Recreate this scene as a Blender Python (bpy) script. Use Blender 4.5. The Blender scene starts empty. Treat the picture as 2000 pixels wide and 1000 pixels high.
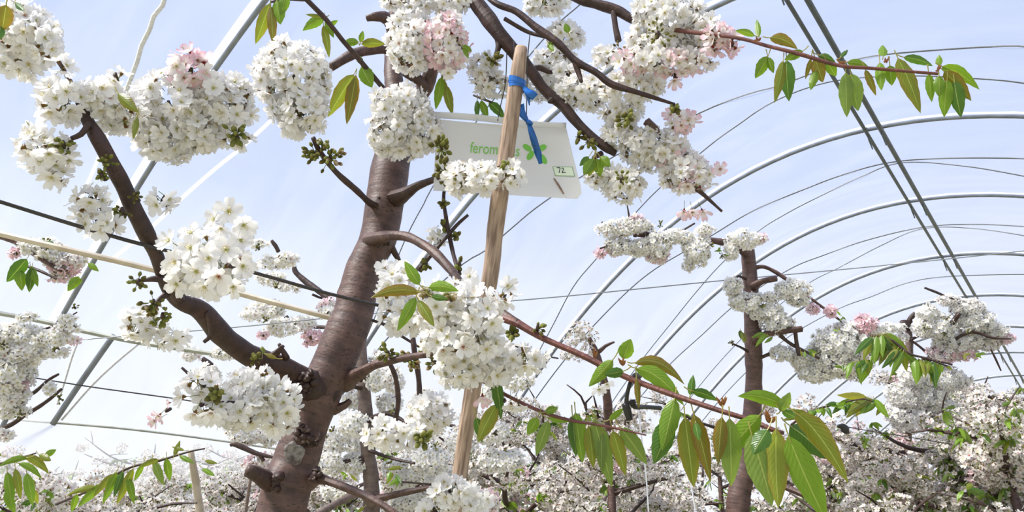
import bpy, math, random
import numpy as np
from mathutils import Matrix, Vector, Quaternion

SC = bpy.context.scene
COL = SC.collection
F = 1450.0
PITCH, YAW = math.radians(22.5), math.radians(37.4)
EYE = np.array([0.0, 0.0, 1.6])

# ------------------------------------------------------------------ camera, sky, sun, exposure
cam_data = bpy.data.cameras.new('camera')
cam_data.sensor_width = 36.0
cam_data.lens = F / 2000.0 * 36.0
cam_data.clip_start, cam_data.clip_end = 0.05, 400.0
cam = bpy.data.objects.new('camera', cam_data)
cam.location = EYE
cam.rotation_euler = (math.pi / 2 + PITCH, 0, YAW)
COL.objects.link(cam)
SC.camera = cam

world = bpy.data.worlds.new('sky')
SC.world = world
world.use_nodes = True
wn, wl = world.node_tree.nodes, world.node_tree.links
wn.clear()
w_out = wn.new('ShaderNodeOutputWorld')
w_bg = wn.new('ShaderNodeBackground')
w_tc = wn.new('ShaderNodeTexCoord')
w_sep = wn.new('ShaderNodeSeparateXYZ')
w_ramp = wn.new('ShaderNodeValToRGB')
w_noise = wn.new('ShaderNodeTexNoise')
w_noise.inputs['Scale'].default_value = 1.6
w_noise.inputs['Detail'].default_value = 4.0
w_mix = wn.new('ShaderNodeMixRGB')
w_fac = wn.new('ShaderNodeMath'); w_fac.operation = 'MULTIPLY'; w_fac.inputs[1].default_value = 0.22
w_ramp.color_ramp.elements[0].position = 0.0
w_ramp.color_ramp.elements[0].color = (0.58, 0.59, 0.64, 1)
w_ramp.color_ramp.elements[1].position = 0.72
w_ramp.color_ramp.elements[1].color = (0.345, 0.43, 0.67, 1)
e = w_ramp.color_ramp.elements.new(0.44); e.color = (0.385, 0.462, 0.665, 1)
e = w_ramp.color_ramp.elements.new(0.34); e.color = (0.49, 0.545, 0.68, 1)
w_mix.inputs[2].default_value = (0.55, 0.60, 0.71, 1)
wl.new(w_tc.outputs['Generated'], w_sep.inputs[0])
wl.new(w_sep.outputs['Z'], w_ramp.inputs[0])
wl.new(w_tc.outputs['Generated'], w_noise.inputs['Vector'])
wl.new(w_noise.outputs['Fac'], w_fac.inputs[0])
wl.new(w_fac.outputs[0], w_mix.inputs[0])
wl.new(w_ramp.outputs[0], w_mix.inputs[1])
wl.new(w_mix.outputs[0], w_bg.inputs[0])
w_bg.inputs[1].default_value = 1.0
wl.new(w_bg.outputs[0], w_out.inputs[0])

sun_data = bpy.data.lights.new('sun', 'SUN')
sun_data.energy = 5.6
sun_data.angle = math.radians(14)
sun_data.color = (1.0, 0.96, 0.90)
sun = bpy.data.objects.new('sun', sun_data)
sun.rotation_euler = Vector((0.36, 0.72, -0.95)).to_track_quat('-Z', 'Y').to_euler()
sun.location = (-5, -5, 12)
COL.objects.link(sun)

SC.view_settings.view_transform = 'Standard'
SC.view_settings.look = 'None'
SC.view_settings.gamma = 1.0
SC.view_settings.use_curve_mapping = False
SC.view_settings.exposure = 0.45
SC.cycles.transparent_max_bounces = 16
SC.cycles.max_bounces = 8
SC.cycles.diffuse_bounces = 4

# ------------------------------------------------------------------ view geometry helpers
FW = np.array([-math.sin(YAW) * math.cos(PITCH), math.cos(YAW) * math.cos(PITCH), math.sin(PITCH)])
RT = np.array([math.cos(YAW), math.sin(YAW), 0.0])
UP = np.cross(RT, FW)

def ray(px, py):
    return FW + (px - 1000.0) / F * RT - (py - 500.0) / F * UP

def P(px, py, d):
    return EYE + ray(px, py) * d

def nrm(v):
    v = np.asarray(v, float)
    return v / max(1e-9, np.linalg.norm(v))

# tunnel profile: ridge at X0, height RZ above the ground, parabola down to the eaves
X0, RZ, KP, ZE = -1.01, 4.5, 0.1926, 2.0
HW = math.sqrt((RZ - ZE) / KP)

def prof(x):
    return RZ - KP * (x - X0) ** 2

def on_film(px, py, lift=0.0):
    d = ray(px, py)
    a = KP * d[0] ** 2
    b = d[2] - 2 * KP * X0 * d[0]
    c = EYE[2] - RZ + KP * X0 ** 2 - lift
    q = b * b - 4 * a * c
    t = (-b + math.sqrt(q)) / (2 * a)
    return EYE + d * t

def proj(p):
    d = np.asarray(p, float) - EYE
    z = np.dot(d, FW)
    return 1000 + F * np.dot(d, RT) / z, 500 - F * np.dot(d, UP) / z, z

def grounded(px, py, d, w, lean=(0.0, 0.0), flare=1.12):
    """points (base first) that carry an upright stem from the ground up to just below this spot."""
    q = P(px, py, d); wm = w * d / F; out = []
    for t in (1.0, .6, .3, .1):
        b = np.array([q[0] + lean[0] * t, q[1] + lean[1] * t, q[2] * (1 - t) if t < 1 else 0.0])
        x, y, z = proj(b)
        out.append((x, y, z, wm * (1 + (flare - 1) * t) * F / z))
    return out

# ------------------------------------------------------------------ mesh builder
class MB:
    def __init__(s):
        s.v, s.f4, s.f3, s.c, s.uv, s.n = [], [], [], [], [], 0
    def add(s, v, f4=None, f3=None, col=(1, 1, 1), uv=None):
        v = np.asarray(v, float).reshape(-1, 3)
        s.v.append(v)
        if f4 is not None and len(f4): s.f4.append(np.asarray(f4, int).reshape(-1, 4) + s.n)
        if f3 is not None and len(f3): s.f3.append(np.asarray(f3, int).reshape(-1, 3) + s.n)
        c = np.asarray(col, float)
        s.c.append(np.tile(c, (len(v), 1)) if c.ndim == 1 else c)
        s.uv.append(np.zeros((len(v), 2)) if uv is None else np.asarray(uv, float))
        s.n += len(v)
    def arrays(s):
        return (np.concatenate(s.v), np.concatenate(s.f4) if s.f4 else np.zeros((0, 4), int),
                np.concatenate(s.f3) if s.f3 else np.zeros((0, 3), int), np.concatenate(s.c), np.concatenate(s.uv))
    def inst(s, T, M, t):
        v, f4, f3, c, uv = T
        s.add(v @ np.asarray(M).T + t, f4, f3, c, uv)
    def mesh(s, name, mat, origin=(0, 0, 0), smooth=True):
        return mesh_from(s.arrays(), name, mat, origin, smooth)

def mesh_from(A, name, mat, origin=(0, 0, 0), smooth=True):
    v, f4, f3, c, uv = A
    me = bpy.data.meshes.new(name)
    n4, n3 = len(f4), len(f3)
    me.vertices.add(len(v))
    me.vertices.foreach_set('co', (v - np.asarray(origin, float)).astype(np.float32).ravel())
    loops = np.concatenate([f4.ravel(), f3.ravel()]).astype(np.int32)
    me.loops.add(len(loops))
    me.loops.foreach_set('vertex_index', loops)
    me.polygons.add(n4 + n3)
    st = np.concatenate([np.arange(n4) * 4, n4 * 4 + np.arange(n3) * 3]).astype(np.int32)
    me.polygons.foreach_set('loop_start', st)
    me.update(calc_edges=True)
    me.polygons.foreach_set('use_smooth', np.full(n4 + n3, smooth, bool))
    ca = me.color_attributes.new('Col', 'FLOAT_COLOR', 'POINT')
    ca.data.foreach_set('color', np.concatenate([c, np.ones((len(c), 1))], 1).astype(np.float32).ravel())
    ul = me.uv_layers.new(name='UVMap')
    ul.data.foreach_set('uv', uv[loops].astype(np.float32).ravel())
    me.materials.append(mat)
    me.validate()
    return me

def WLOC(o):
    l = np.zeros(3)
    while o is not None:
        l = l + np.array(o.location); o = o.parent
    return l

def link(name, me, parent=None, loc=(0, 0, 0)):
    """loc is a world position; ancestors only carry translations."""
    o = bpy.data.objects.new(name, me)
    COL.objects.link(o)
    loc = np.asarray(loc, float)
    if parent is not None:
        o.parent = parent
        loc = loc - WLOC(parent)
    o.location = loc
    return o

def tag(o, label, cat=None, group=None, kind=None):
    if label: o['label'] = label
    if cat: o['category'] = cat
    if group: o['group'] = group
    if kind: o['kind'] = kind
    return o

def thing(name, label, cat, loc, group=None):
    return tag(link(name, None, None, loc), label, cat, group)

def spline(pts, rad, step):
    pts = np.asarray(pts, float); rad = np.asarray(rad, float)
    if len(pts) == 2:
        k = max(2, int(np.linalg.norm(pts[1] - pts[0]) / step))
        t = np.linspace(0, 1, k + 1)[:, None]
        return pts[0] + (pts[1] - pts[0]) * t, rad[0] + (rad[1] - rad[0]) * t[:, 0]
    p = np.vstack([2 * pts[0] - pts[1], pts, 2 * pts[-1] - pts[-2]])
    op, orr = [], []
    for i in range(len(pts) - 1):
        k = max(1, int(round(np.linalg.norm(pts[i + 1] - pts[i]) / step)))
        for j in range(k):
            t = j / k
            a, b, c, d = p[i], p[i + 1], p[i + 2], p[i + 3]
            op.append(0.5 * (2 * b + (c - a) * t + (2 * a - 5 * b + 4 * c - d) * t * t + (3 * b - a - 3 * c + d) * t ** 3))
            s = t * t * (3 - 2 * t)
            orr.append(rad[i] * (1 - s) + rad[i + 1] * s)
    op.append(pts[-1]); orr.append(rad[-1])
    return np.array(op), np.array(orr)

def tube(mb, pts, rad, seg=8, step=0.02, rough=0.0, bumps=(), col=(1, 1, 1), rng=None, cap=True, smooth=True):
    rng = rng or random.Random(len(pts) * 17 + 3)
    if np.isscalar(rad): rad = [rad] * len(pts)
    c, r = spline(pts, rad, step) if smooth else (np.asarray(pts, float), np.asarray(rad, float))
    n = len(c)
    tan = np.gradient(c, axis=0)
    tan /= np.maximum(1e-9, np.linalg.norm(tan, axis=1))[:, None]
    ref = np.array([0.0, 0, 1]) if abs(tan[0][2]) < 0.9 else np.array([1.0, 0, 0])
    u = nrm(np.cross(tan[0], ref))
    ph = rng.random() * 6.28
    V, UV = [], []
    L = 0.0
    for i in range(n):
        u = nrm(u - tan[i] * np.dot(u, tan[i])); w = np.cross(tan[i], u)
        if i: L += np.linalg.norm(c[i] - c[i - 1])
        a = np.arange(seg + 1) / seg * 2 * math.pi
        k = np.ones(seg + 1)
        if rough:
            lump = math.sin(L * 47 + ph) * 0.4 + math.sin(L * 113 + ph * 2) * 0.3
            k = 1 + rough * (0.5 * np.sin(2 * a + ph + L * 20) + 0.35 * np.sin(3 * a - L * 61 + ph) + lump)
        ring = c[i] + (np.cos(a) * k)[:, None] * u * r[i] + (np.sin(a) * k)[:, None] * w * r[i]
        for (bc, br, bh) in bumps:
            d2 = ((ring - bc) ** 2).sum(1)
            out = ring - c[i]
            out /= np.linalg.norm(out, axis=1)[:, None]
            ring = ring + out * (bh * np.exp(-d2 / (br * br)))[:, None]
        V.append(ring)
        UV.append(np.stack([a * max(r.max() * 0.6, r[i]), np.full(seg + 1, L)], 1))
    V = np.concatenate(V); UV = np.concatenate(UV)
    q = []
    m = seg + 1
    for i in range(n - 1):
        for j in range(seg):
            q.append((i * m + j, i * m + j + 1, (i + 1) * m + j + 1, (i + 1) * m + j))
    f3 = []
    if cap:
        b = len(V)
        V = np.vstack([V, c[0] - tan[0] * r[0] * 0.25, c[-1] + tan[-1] * r[-1] * 0.3])
        UV = np.vstack([UV, UV[0], UV[-1]])
        for j in range(seg):
            f3.append((b, j + 1, j)); f3.append((b + 1, (n - 1) * m + j, (n - 1) * m + j + 1))
    mb.add(V, q, f3, col, UV)
    return c, r

# ------------------------------------------------------------------ materials
def new_mat(name):
    m = bpy.data.materials.new(name)
    m.use_nodes = True
    nt = m.node_tree
    nt.nodes.clear()
    return m, nt.nodes, nt.links, nt.nodes.new('ShaderNodeOutputMaterial')

def N(nodes, kind, **kw):
    n = nodes.new(kind)
    for k, v in kw.items():
        if k in n.inputs: n.inputs[k].default_value = v
        else: setattr(n, k, v)
    return n

def math_n(nodes, links, op, a, b=None, c=None):
    n = nodes.new('ShaderNodeMath'); n.operation = op
    for i, x in enumerate((a, b, c)):
        if x is None: continue
        if isinstance(x, (int, float)): n.inputs[i].default_value = x
        else: links.new(x, n.inputs[i])
    return n.outputs[0]

def mat_plain(name, col, rough=0.5, metal=0.0, noise=0.0, scale=30.0, bump=0.0, col2=None, stretch=None):
    m, n, l, out = new_mat(name)
    b = N(n, 'ShaderNodeBsdfPrincipled', Roughness=rough, Metallic=metal)
    if noise or bump:
        tc = n.new('ShaderNodeTexCoord')
        src = tc.outputs['Object']
        if stretch:
            mp = n.new('ShaderNodeMapping'); mp.inputs['Scale'].default_value = stretch
            l.new(tc.outputs['UV'], mp.inputs[0]); src = mp.outputs[0]
        t = N(n, 'ShaderNodeTexNoise', Scale=scale, Detail=6.0)
        l.new(src, t.inputs['Vector'])
        mx = n.new('ShaderNodeMixRGB')
        mx.inputs[1].default_value = (*col, 1)
        c2 = col2 or tuple(x * (1 - noise) for x in col)
        mx.inputs[2].default_value = (*c2, 1)
        rp = n.new('ShaderNodeValToRGB'); rp.color_ramp.elements[0].position = 0.38; rp.color_ramp.elements[1].position = 0.66
        l.new(t.outputs['Fac'], rp.inputs[0]); l.new(rp.outputs[0], mx.inputs[0]); l.new(mx.outputs[0], b.inputs['Base Color'])
        if bump:
            bp = N(n, 'ShaderNodeBump', Strength=bump, Distance=0.002)
            l.new(t.outputs['Fac'], bp.inputs['Height']); l.new(bp.outputs[0], b.inputs['Normal'])
    else:
        b.inputs['Base Color'].default_value = (*col, 1)
    l.new(b.outputs[0], out.inputs[0])
    return m

def mat_petal():
    m, n, l, out = new_mat('petal')
    at = N(n, 'ShaderNodeAttribute', attribute_name='Col')
    d = n.new('ShaderNodeBsdfDiffuse'); t = n.new('ShaderNodeBsdfTranslucent')
    mx = N(n, 'ShaderNodeMixShader', Fac=0.42)
    l.new(at.outputs['Color'], d.inputs[0]); l.new(at.outputs['Color'], t.inputs[0])
    l.new(d.outputs[0], mx.inputs[1]); l.new(t.outputs[0], mx.inputs[2]); l.new(mx.outputs[0], out.inputs[0])
    return m

def mat_leaf():
    m, n, l, out = new_mat('leaf')
    at = N(n, 'ShaderNodeAttribute', attribute_name='Col')
    uv = n.new('ShaderNodeUVMap')
    sp = n.new('ShaderNodeSeparateXYZ'); l.new(uv.outputs[0], sp.inputs[0])
    au = math_n(n, l, 'ABSOLUTE', sp.outputs[0])
    ph = math_n(n, l, 'SUBTRACT', math_n(n, l, 'MULTIPLY', sp.outputs[1], 11.0), math_n(n, l, 'MULTIPLY', au, 2.6))
    fr = math_n(n, l, 'ABSOLUTE', math_n(n, l, 'SUBTRACT', math_n(n, l, 'FRACT', ph), 0.5))
    vein = math_n(n, l, 'LESS_THAN', fr, 0.07)
    mid = math_n(n, l, 'LESS_THAN', au, 0.055)
    vm = math_n(n, l, 'MAXIMUM', math_n(n, l, 'MULTIPLY', vein, 0.05), math_n(n, l, 'MULTIPLY', mid, 0.42))
    noise = N(n, 'ShaderNodeTexNoise', Scale=7.0, Detail=3.0); l.new(uv.outputs[0], noise.inputs['Vector'])
    hs = n.new('ShaderNodeHueSaturation'); l.new(at.outputs['Color'], hs.inputs['Color'])
    l.new(math_n(n, l, 'ADD', math_n(n, l, 'MULTIPLY', noise.outputs['Fac'], 0.5), 0.75), hs.inputs['Value'])
    cm = n.new('ShaderNodeMixRGB'); cm.inputs[2].default_value = (0.55, 0.62, 0.22, 1)
    l.new(vm, cm.inputs[0]); l.new(hs.outputs[0], cm.inputs[1])
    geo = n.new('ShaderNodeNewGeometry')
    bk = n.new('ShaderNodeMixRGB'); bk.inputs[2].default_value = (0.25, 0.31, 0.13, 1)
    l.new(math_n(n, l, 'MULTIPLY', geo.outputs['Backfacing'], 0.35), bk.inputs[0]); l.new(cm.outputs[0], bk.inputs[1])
    bp = N(n, 'ShaderNodeBump', Strength=0.22, Distance=0.003)
    l.new(math_n(n, l, 'ADD', math_n(n, l, 'MULTIPLY', fr, -1.0), math_n(n, l, 'MULTIPLY', mid, -0.6)), bp.inputs['Height'])
    b = N(n, 'ShaderNodeBsdfPrincipled', Roughness=0.30)
    l.new(bk.outputs[0], b.inputs['Base Color']); l.new(bp.outputs[0], b.inputs['Normal'])
    t = n.new('ShaderNodeBsdfTranslucent')
    tcol = n.new('ShaderNodeMixRGB'); tcol.blend_type = 'MULTIPLY'; tcol.inputs[0].default_value = 1.0; tcol.inputs[2].default_value = (1.5, 1.5, 0.6, 1)
    l.new(bk.outputs[0], tcol.inputs[1]); l.new(tcol.outputs[0], t.inputs[0])
    mx = N(n, 'ShaderNodeMixShader', Fac=0.4)
    l.new(b.outputs[0], mx.inputs[1]); l.new(t.outputs[0], mx.inputs[2]); l.new(mx.outputs[0], out.inputs[0])
    return m

def mat_bark(name, light, dark, lent, lent_amt=1.0):
    m, n, l, out = new_mat(name)
    uv = n.new('ShaderNodeUVMap')
    geo = n.new('ShaderNodeTexCoord')
    n1 = N(n, 'ShaderNodeTexNoise', Scale=26.0, Detail=8.0, Roughness=0.65); l.new(geo.outputs['Object'], n1.inputs['Vector'])
    n2 = N(n, 'ShaderNodeTexNoise', Scale=140.0, Detail=4.0); l.new(geo.outputs['Object'], n2.inputs['Vector'])
    mp = n.new('ShaderNodeMapping'); mp.inputs['Scale'].default_value = (55, 190, 1); l.new(uv.outputs[0], mp.inputs[0])
    vo = N(n, 'ShaderNodeTexVoronoi', Scale=1.0); l.new(mp.outputs[0], vo.inputs['Vector'])
    mp2 = n.new('ShaderNodeMapping'); mp2.inputs['Scale'].default_value = (6, 60, 1); l.new(uv.outputs[0], mp2.inputs[0])
    n3 = N(n, 'ShaderNodeTexNoise', Scale=1.0, Detail=5.0); l.new(mp2.outputs[0], n3.inputs['Vector'])
    r1 = n.new('ShaderNodeValToRGB'); r1.color_ramp.elements[0].position = 0.36; r1.color_ramp.elements[1].position = 0.64
    r1.color_ramp.elements[0].color = (*dark, 1); r1.color_ramp.elements[1].color = (*light, 1)
    mixf = math_n(n, l, 'ADD', math_n(n, l, 'MULTIPLY', n1.outputs['Fac'], 0.6), math_n(n, l, 'MULTIPLY', n3.outputs['Fac'], 0.4))
    l.new(mixf, r1.inputs[0])
    spot = math_n(n, l, 'MULTIPLY', math_n(n, l, 'LESS_THAN', vo.outputs['Distance'], 0.24),
                  math_n(n, l, 'GREATER_THAN', n1.outputs['Fac'], 0.47))
    spot = math_n(n, l, 'MULTIPLY', spot, 0.8 * lent_amt)
    cm = n.new('ShaderNodeMixRGB'); cm.inputs[2].default_value = (*lent, 1)
    l.new(spot, cm.inputs[0]); l.new(r1.outputs[0], cm.inputs[1])
    b = N(n, 'ShaderNodeBsdfPrincipled', Roughness=0.55)
    l.new(cm.outputs[0], b.inputs['Base Color'])
    bp = N(n, 'ShaderNodeBump', Strength=0.55, Distance=0.004)
    hh = math_n(n, l, 'ADD', math_n(n, l, 'MULTIPLY', n2.outputs['Fac'], 0.4), math_n(n, l, 'ADD', n3.outputs['Fac'], math_n(n, l, 'MULTIPLY', spot, -0.5)))
    l.new(hh, bp.inputs['Height']); l.new(bp.outputs[0], b.inputs['Normal'])
    l.new(b.outputs[0], out.inputs[0])
    return m

def mat_film():
    m, n, l, out = new_mat('plastic_film')
    tc = n.new('ShaderNodeTexCoord')
    mp = n.new('ShaderNodeMapping'); mp.inputs['Scale'].default_value = (0.8, 2.2, 0.8); l.new(tc.outputs['Object'], mp.inputs[0])
    ns = N(n, 'ShaderNodeTexNoise', Scale=1.4, Detail=6.0, Distortion=1.2); l.new(mp.outputs[0], ns.inputs['Vector'])
    rp = n.new('ShaderNodeValToRGB'); rp.color_ramp.elements[0].position = 0.35; rp.color_ramp.elements[1].position = 0.75
    rp.color_ramp.elements[0].color = (0.09, 0.09, 0.09, 1); rp.color_ramp.elements[1].color = (0.16, 0.16, 0.16, 1)
    l.new(ns.outputs['Fac'], rp.inputs[0])
    # dried dust in thin smears low on the film
    mp2 = n.new('ShaderNodeMapping'); mp2.inputs['Scale'].default_value = (3.0, 0.7, 9.0); l.new(tc.outputs['Object'], mp2.inputs[0])
    n2 = N(n, 'ShaderNodeTexNoise', Scale=1.0, Detail=7.0, Roughness=0.7); l.new(mp2.outputs[0], n2.inputs['Vector'])
    r2 = n.new('ShaderNodeValToRGB'); r2.color_ramp.elements[0].position = 0.63; r2.color_ramp.elements[1].position = 0.76
    l.new(n2.outputs['Fac'], r2.inputs[0])
    cm = n.new('ShaderNodeMixRGB'); cm.inputs[1].default_value = (0.93, 0.95, 0.98, 1); cm.inputs[2].default_value = (0.80, 0.72, 0.66, 1)
    l.new(r2.outputs[0], cm.inputs[0])
    tr = n.new('ShaderNodeBsdfTransparent'); tl = n.new('ShaderNodeBsdfTranslucent'); df = n.new('ShaderNodeBsdfDiffuse')
    l.new(cm.outputs[0], tl.inputs[0]); l.new(cm.outputs[0], df.inputs[0])
    bp = N(n, 'ShaderNodeBump', Strength=0.5, Distance=0.02); l.new(ns.outputs['Fac'], bp.inputs['Height'])
    l.new(bp.outputs[0], tl.inputs['Normal'])
    m1 = N(n, 'ShaderNodeMixShader', Fac=0.3); l.new(tl.outputs[0], m1.inputs[1]); l.new(df.outputs[0], m1.inputs[2])
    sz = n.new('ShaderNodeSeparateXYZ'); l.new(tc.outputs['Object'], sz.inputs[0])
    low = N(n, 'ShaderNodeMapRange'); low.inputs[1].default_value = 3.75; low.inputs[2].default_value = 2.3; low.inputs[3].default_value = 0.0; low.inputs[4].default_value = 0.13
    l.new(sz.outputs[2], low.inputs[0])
    # film gets whiter and less clear towards the eaves, varied by noise
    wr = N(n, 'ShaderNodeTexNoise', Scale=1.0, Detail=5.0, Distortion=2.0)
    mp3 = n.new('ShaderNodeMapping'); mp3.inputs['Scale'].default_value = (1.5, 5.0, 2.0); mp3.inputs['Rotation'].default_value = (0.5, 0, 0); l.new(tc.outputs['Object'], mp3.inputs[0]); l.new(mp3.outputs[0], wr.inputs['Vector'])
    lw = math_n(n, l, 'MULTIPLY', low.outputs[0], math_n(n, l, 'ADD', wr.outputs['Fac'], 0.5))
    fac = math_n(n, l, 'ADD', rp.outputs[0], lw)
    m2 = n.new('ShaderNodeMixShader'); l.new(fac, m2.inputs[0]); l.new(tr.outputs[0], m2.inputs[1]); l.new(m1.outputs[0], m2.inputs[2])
    l.new(m2.outputs[0], out.inputs[0])
    return m

PETAL, LEAF, FILM = mat_petal(), mat_leaf(), mat_film()
BARK = mat_bark('cherry_bark', (0.140, 0.080, 0.066), (0.040, 0.021, 0.018), (0.022, 0.012, 0.010))
DARKB = mat_bark('dark_branch_bark', (0.070, 0.034, 0.027), (0.020, 0.010, 0.008), (0.012, 0.007, 0.006))
TWIGB = mat_bark('young_bark', (0.070, 0.036, 0.029), (0.022, 0.012, 0.010), (0.11, 0.07, 0.055), 0.4)
SHOOT = mat_bark('shoot_bark', (0.19, 0.065, 0.05), (0.075, 0.026, 0.022), (0.3, 0.2, 0.15), 0.4)
GREYB = mat_bark('grey_bark', (0.20, 0.145, 0.125), (0.075, 0.052, 0.046), (0.06, 0.04, 0.035), 0.7)
STEEL = mat_plain('galvanised_steel', (0.27, 0.30, 0.34), 0.45, 0.6, 0.25, 18)
DSTEEL = mat_plain('dark_purlin', (0.10, 0.12, 0.13), 0.45, 0.4, 0.3, 18)
WIRE = mat_plain('dark_wire', (0.055, 0.05, 0.05), 0.45, 0.3, 0.2, 40)
GWIRE = mat_plain('grey_wire', (0.30, 0.32, 0.35), 0.4, 0.5)
ROPE = mat_plain('white_rope', (0.82, 0.84, 0.86), 0.8, 0.0, 0.3, 120, 0.4)
GROPE = mat_plain('grey_rope', (0.20, 0.22, 0.25), 0.8, 0.0, 0.3, 120, 0.4)
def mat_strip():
    m, n, l, out = new_mat('white_strip')
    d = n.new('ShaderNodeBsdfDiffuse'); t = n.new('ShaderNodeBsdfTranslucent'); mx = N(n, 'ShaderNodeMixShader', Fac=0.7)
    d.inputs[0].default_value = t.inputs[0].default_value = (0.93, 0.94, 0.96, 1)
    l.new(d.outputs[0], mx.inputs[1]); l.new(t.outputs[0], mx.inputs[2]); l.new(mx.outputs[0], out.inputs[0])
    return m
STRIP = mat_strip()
BAMBOO = mat_plain('bamboo', (0.62, 0.55, 0.44), 0.5, 0.0, 0.3, 12, 0.2, (0.42, 0.35, 0.26))
GHOSE = mat_plain('weathered_hose', (0.42, 0.44, 0.38), 0.6, 0.0, 0.35, 20, 0.2)
WOOD = mat_plain('split_wood', (0.44, 0.325, 0.24), 0.8, 0.0, 0.5, 1.0, 0.9, (0.20, 0.135, 0.095), (180, 16, 1))
ENDW = mat_plain('fresh_cut_wood', (0.62, 0.42, 0.27), 0.8, 0, 0.3, 60, 0.4)
BLUE = mat_plain('blue_tape', (0.012, 0.14, 0.52), 0.3, 0.0, 0.35, 50, 0.3)
def mat_trap():
    m, n, l, out = new_mat('white_thin_plastic')
    d = N(n, 'ShaderNodeBsdfPrincipled', Roughness=0.4); t = n.new('ShaderNodeBsdfTranslucent'); mx = N(n, 'ShaderNodeMixShader', Fac=0.5)
    d.inputs['Base Color'].default_value = t.inputs[0].default_value = (0.93, 0.93, 0.92, 1)
    l.new(d.outputs[0], mx.inputs[1]); l.new(t.outputs[0], mx.inputs[2]); l.new(mx.outputs[0], out.inputs[0])
    return m
TRAP = mat_trap()
GREEN = mat_plain('green_print', (0.20, 0.58, 0.07), 0.5)
LABELG = mat_plain('label_paper', (0.80, 0.90, 0.72), 0.6)
LABELB = mat_plain('label_border', (0.22, 0.42, 0.16), 0.6)
INK = mat_plain('ink', (0.05, 0.05, 0.06), 0.6)
BROWN = mat_plain('dry_scale', (0.30, 0.20, 0.14), 0.7, 0, 0.4, 200)
BLACK = mat_plain('black_plastic', (0.012, 0.012, 0.014), 0.35)
SCAR = mat_plain('healed_scar', (0.27, 0.255, 0.25), 0.85, 0.0, 0.6, 90, 1.0, (0.075, 0.058, 0.05))
SOIL = mat_plain('orchard_grass', (0.24, 0.25, 0.11), 0.9, 0.0, 0.5, 3.0, 0.5, (0.42, 0.36, 0.30))

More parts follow.
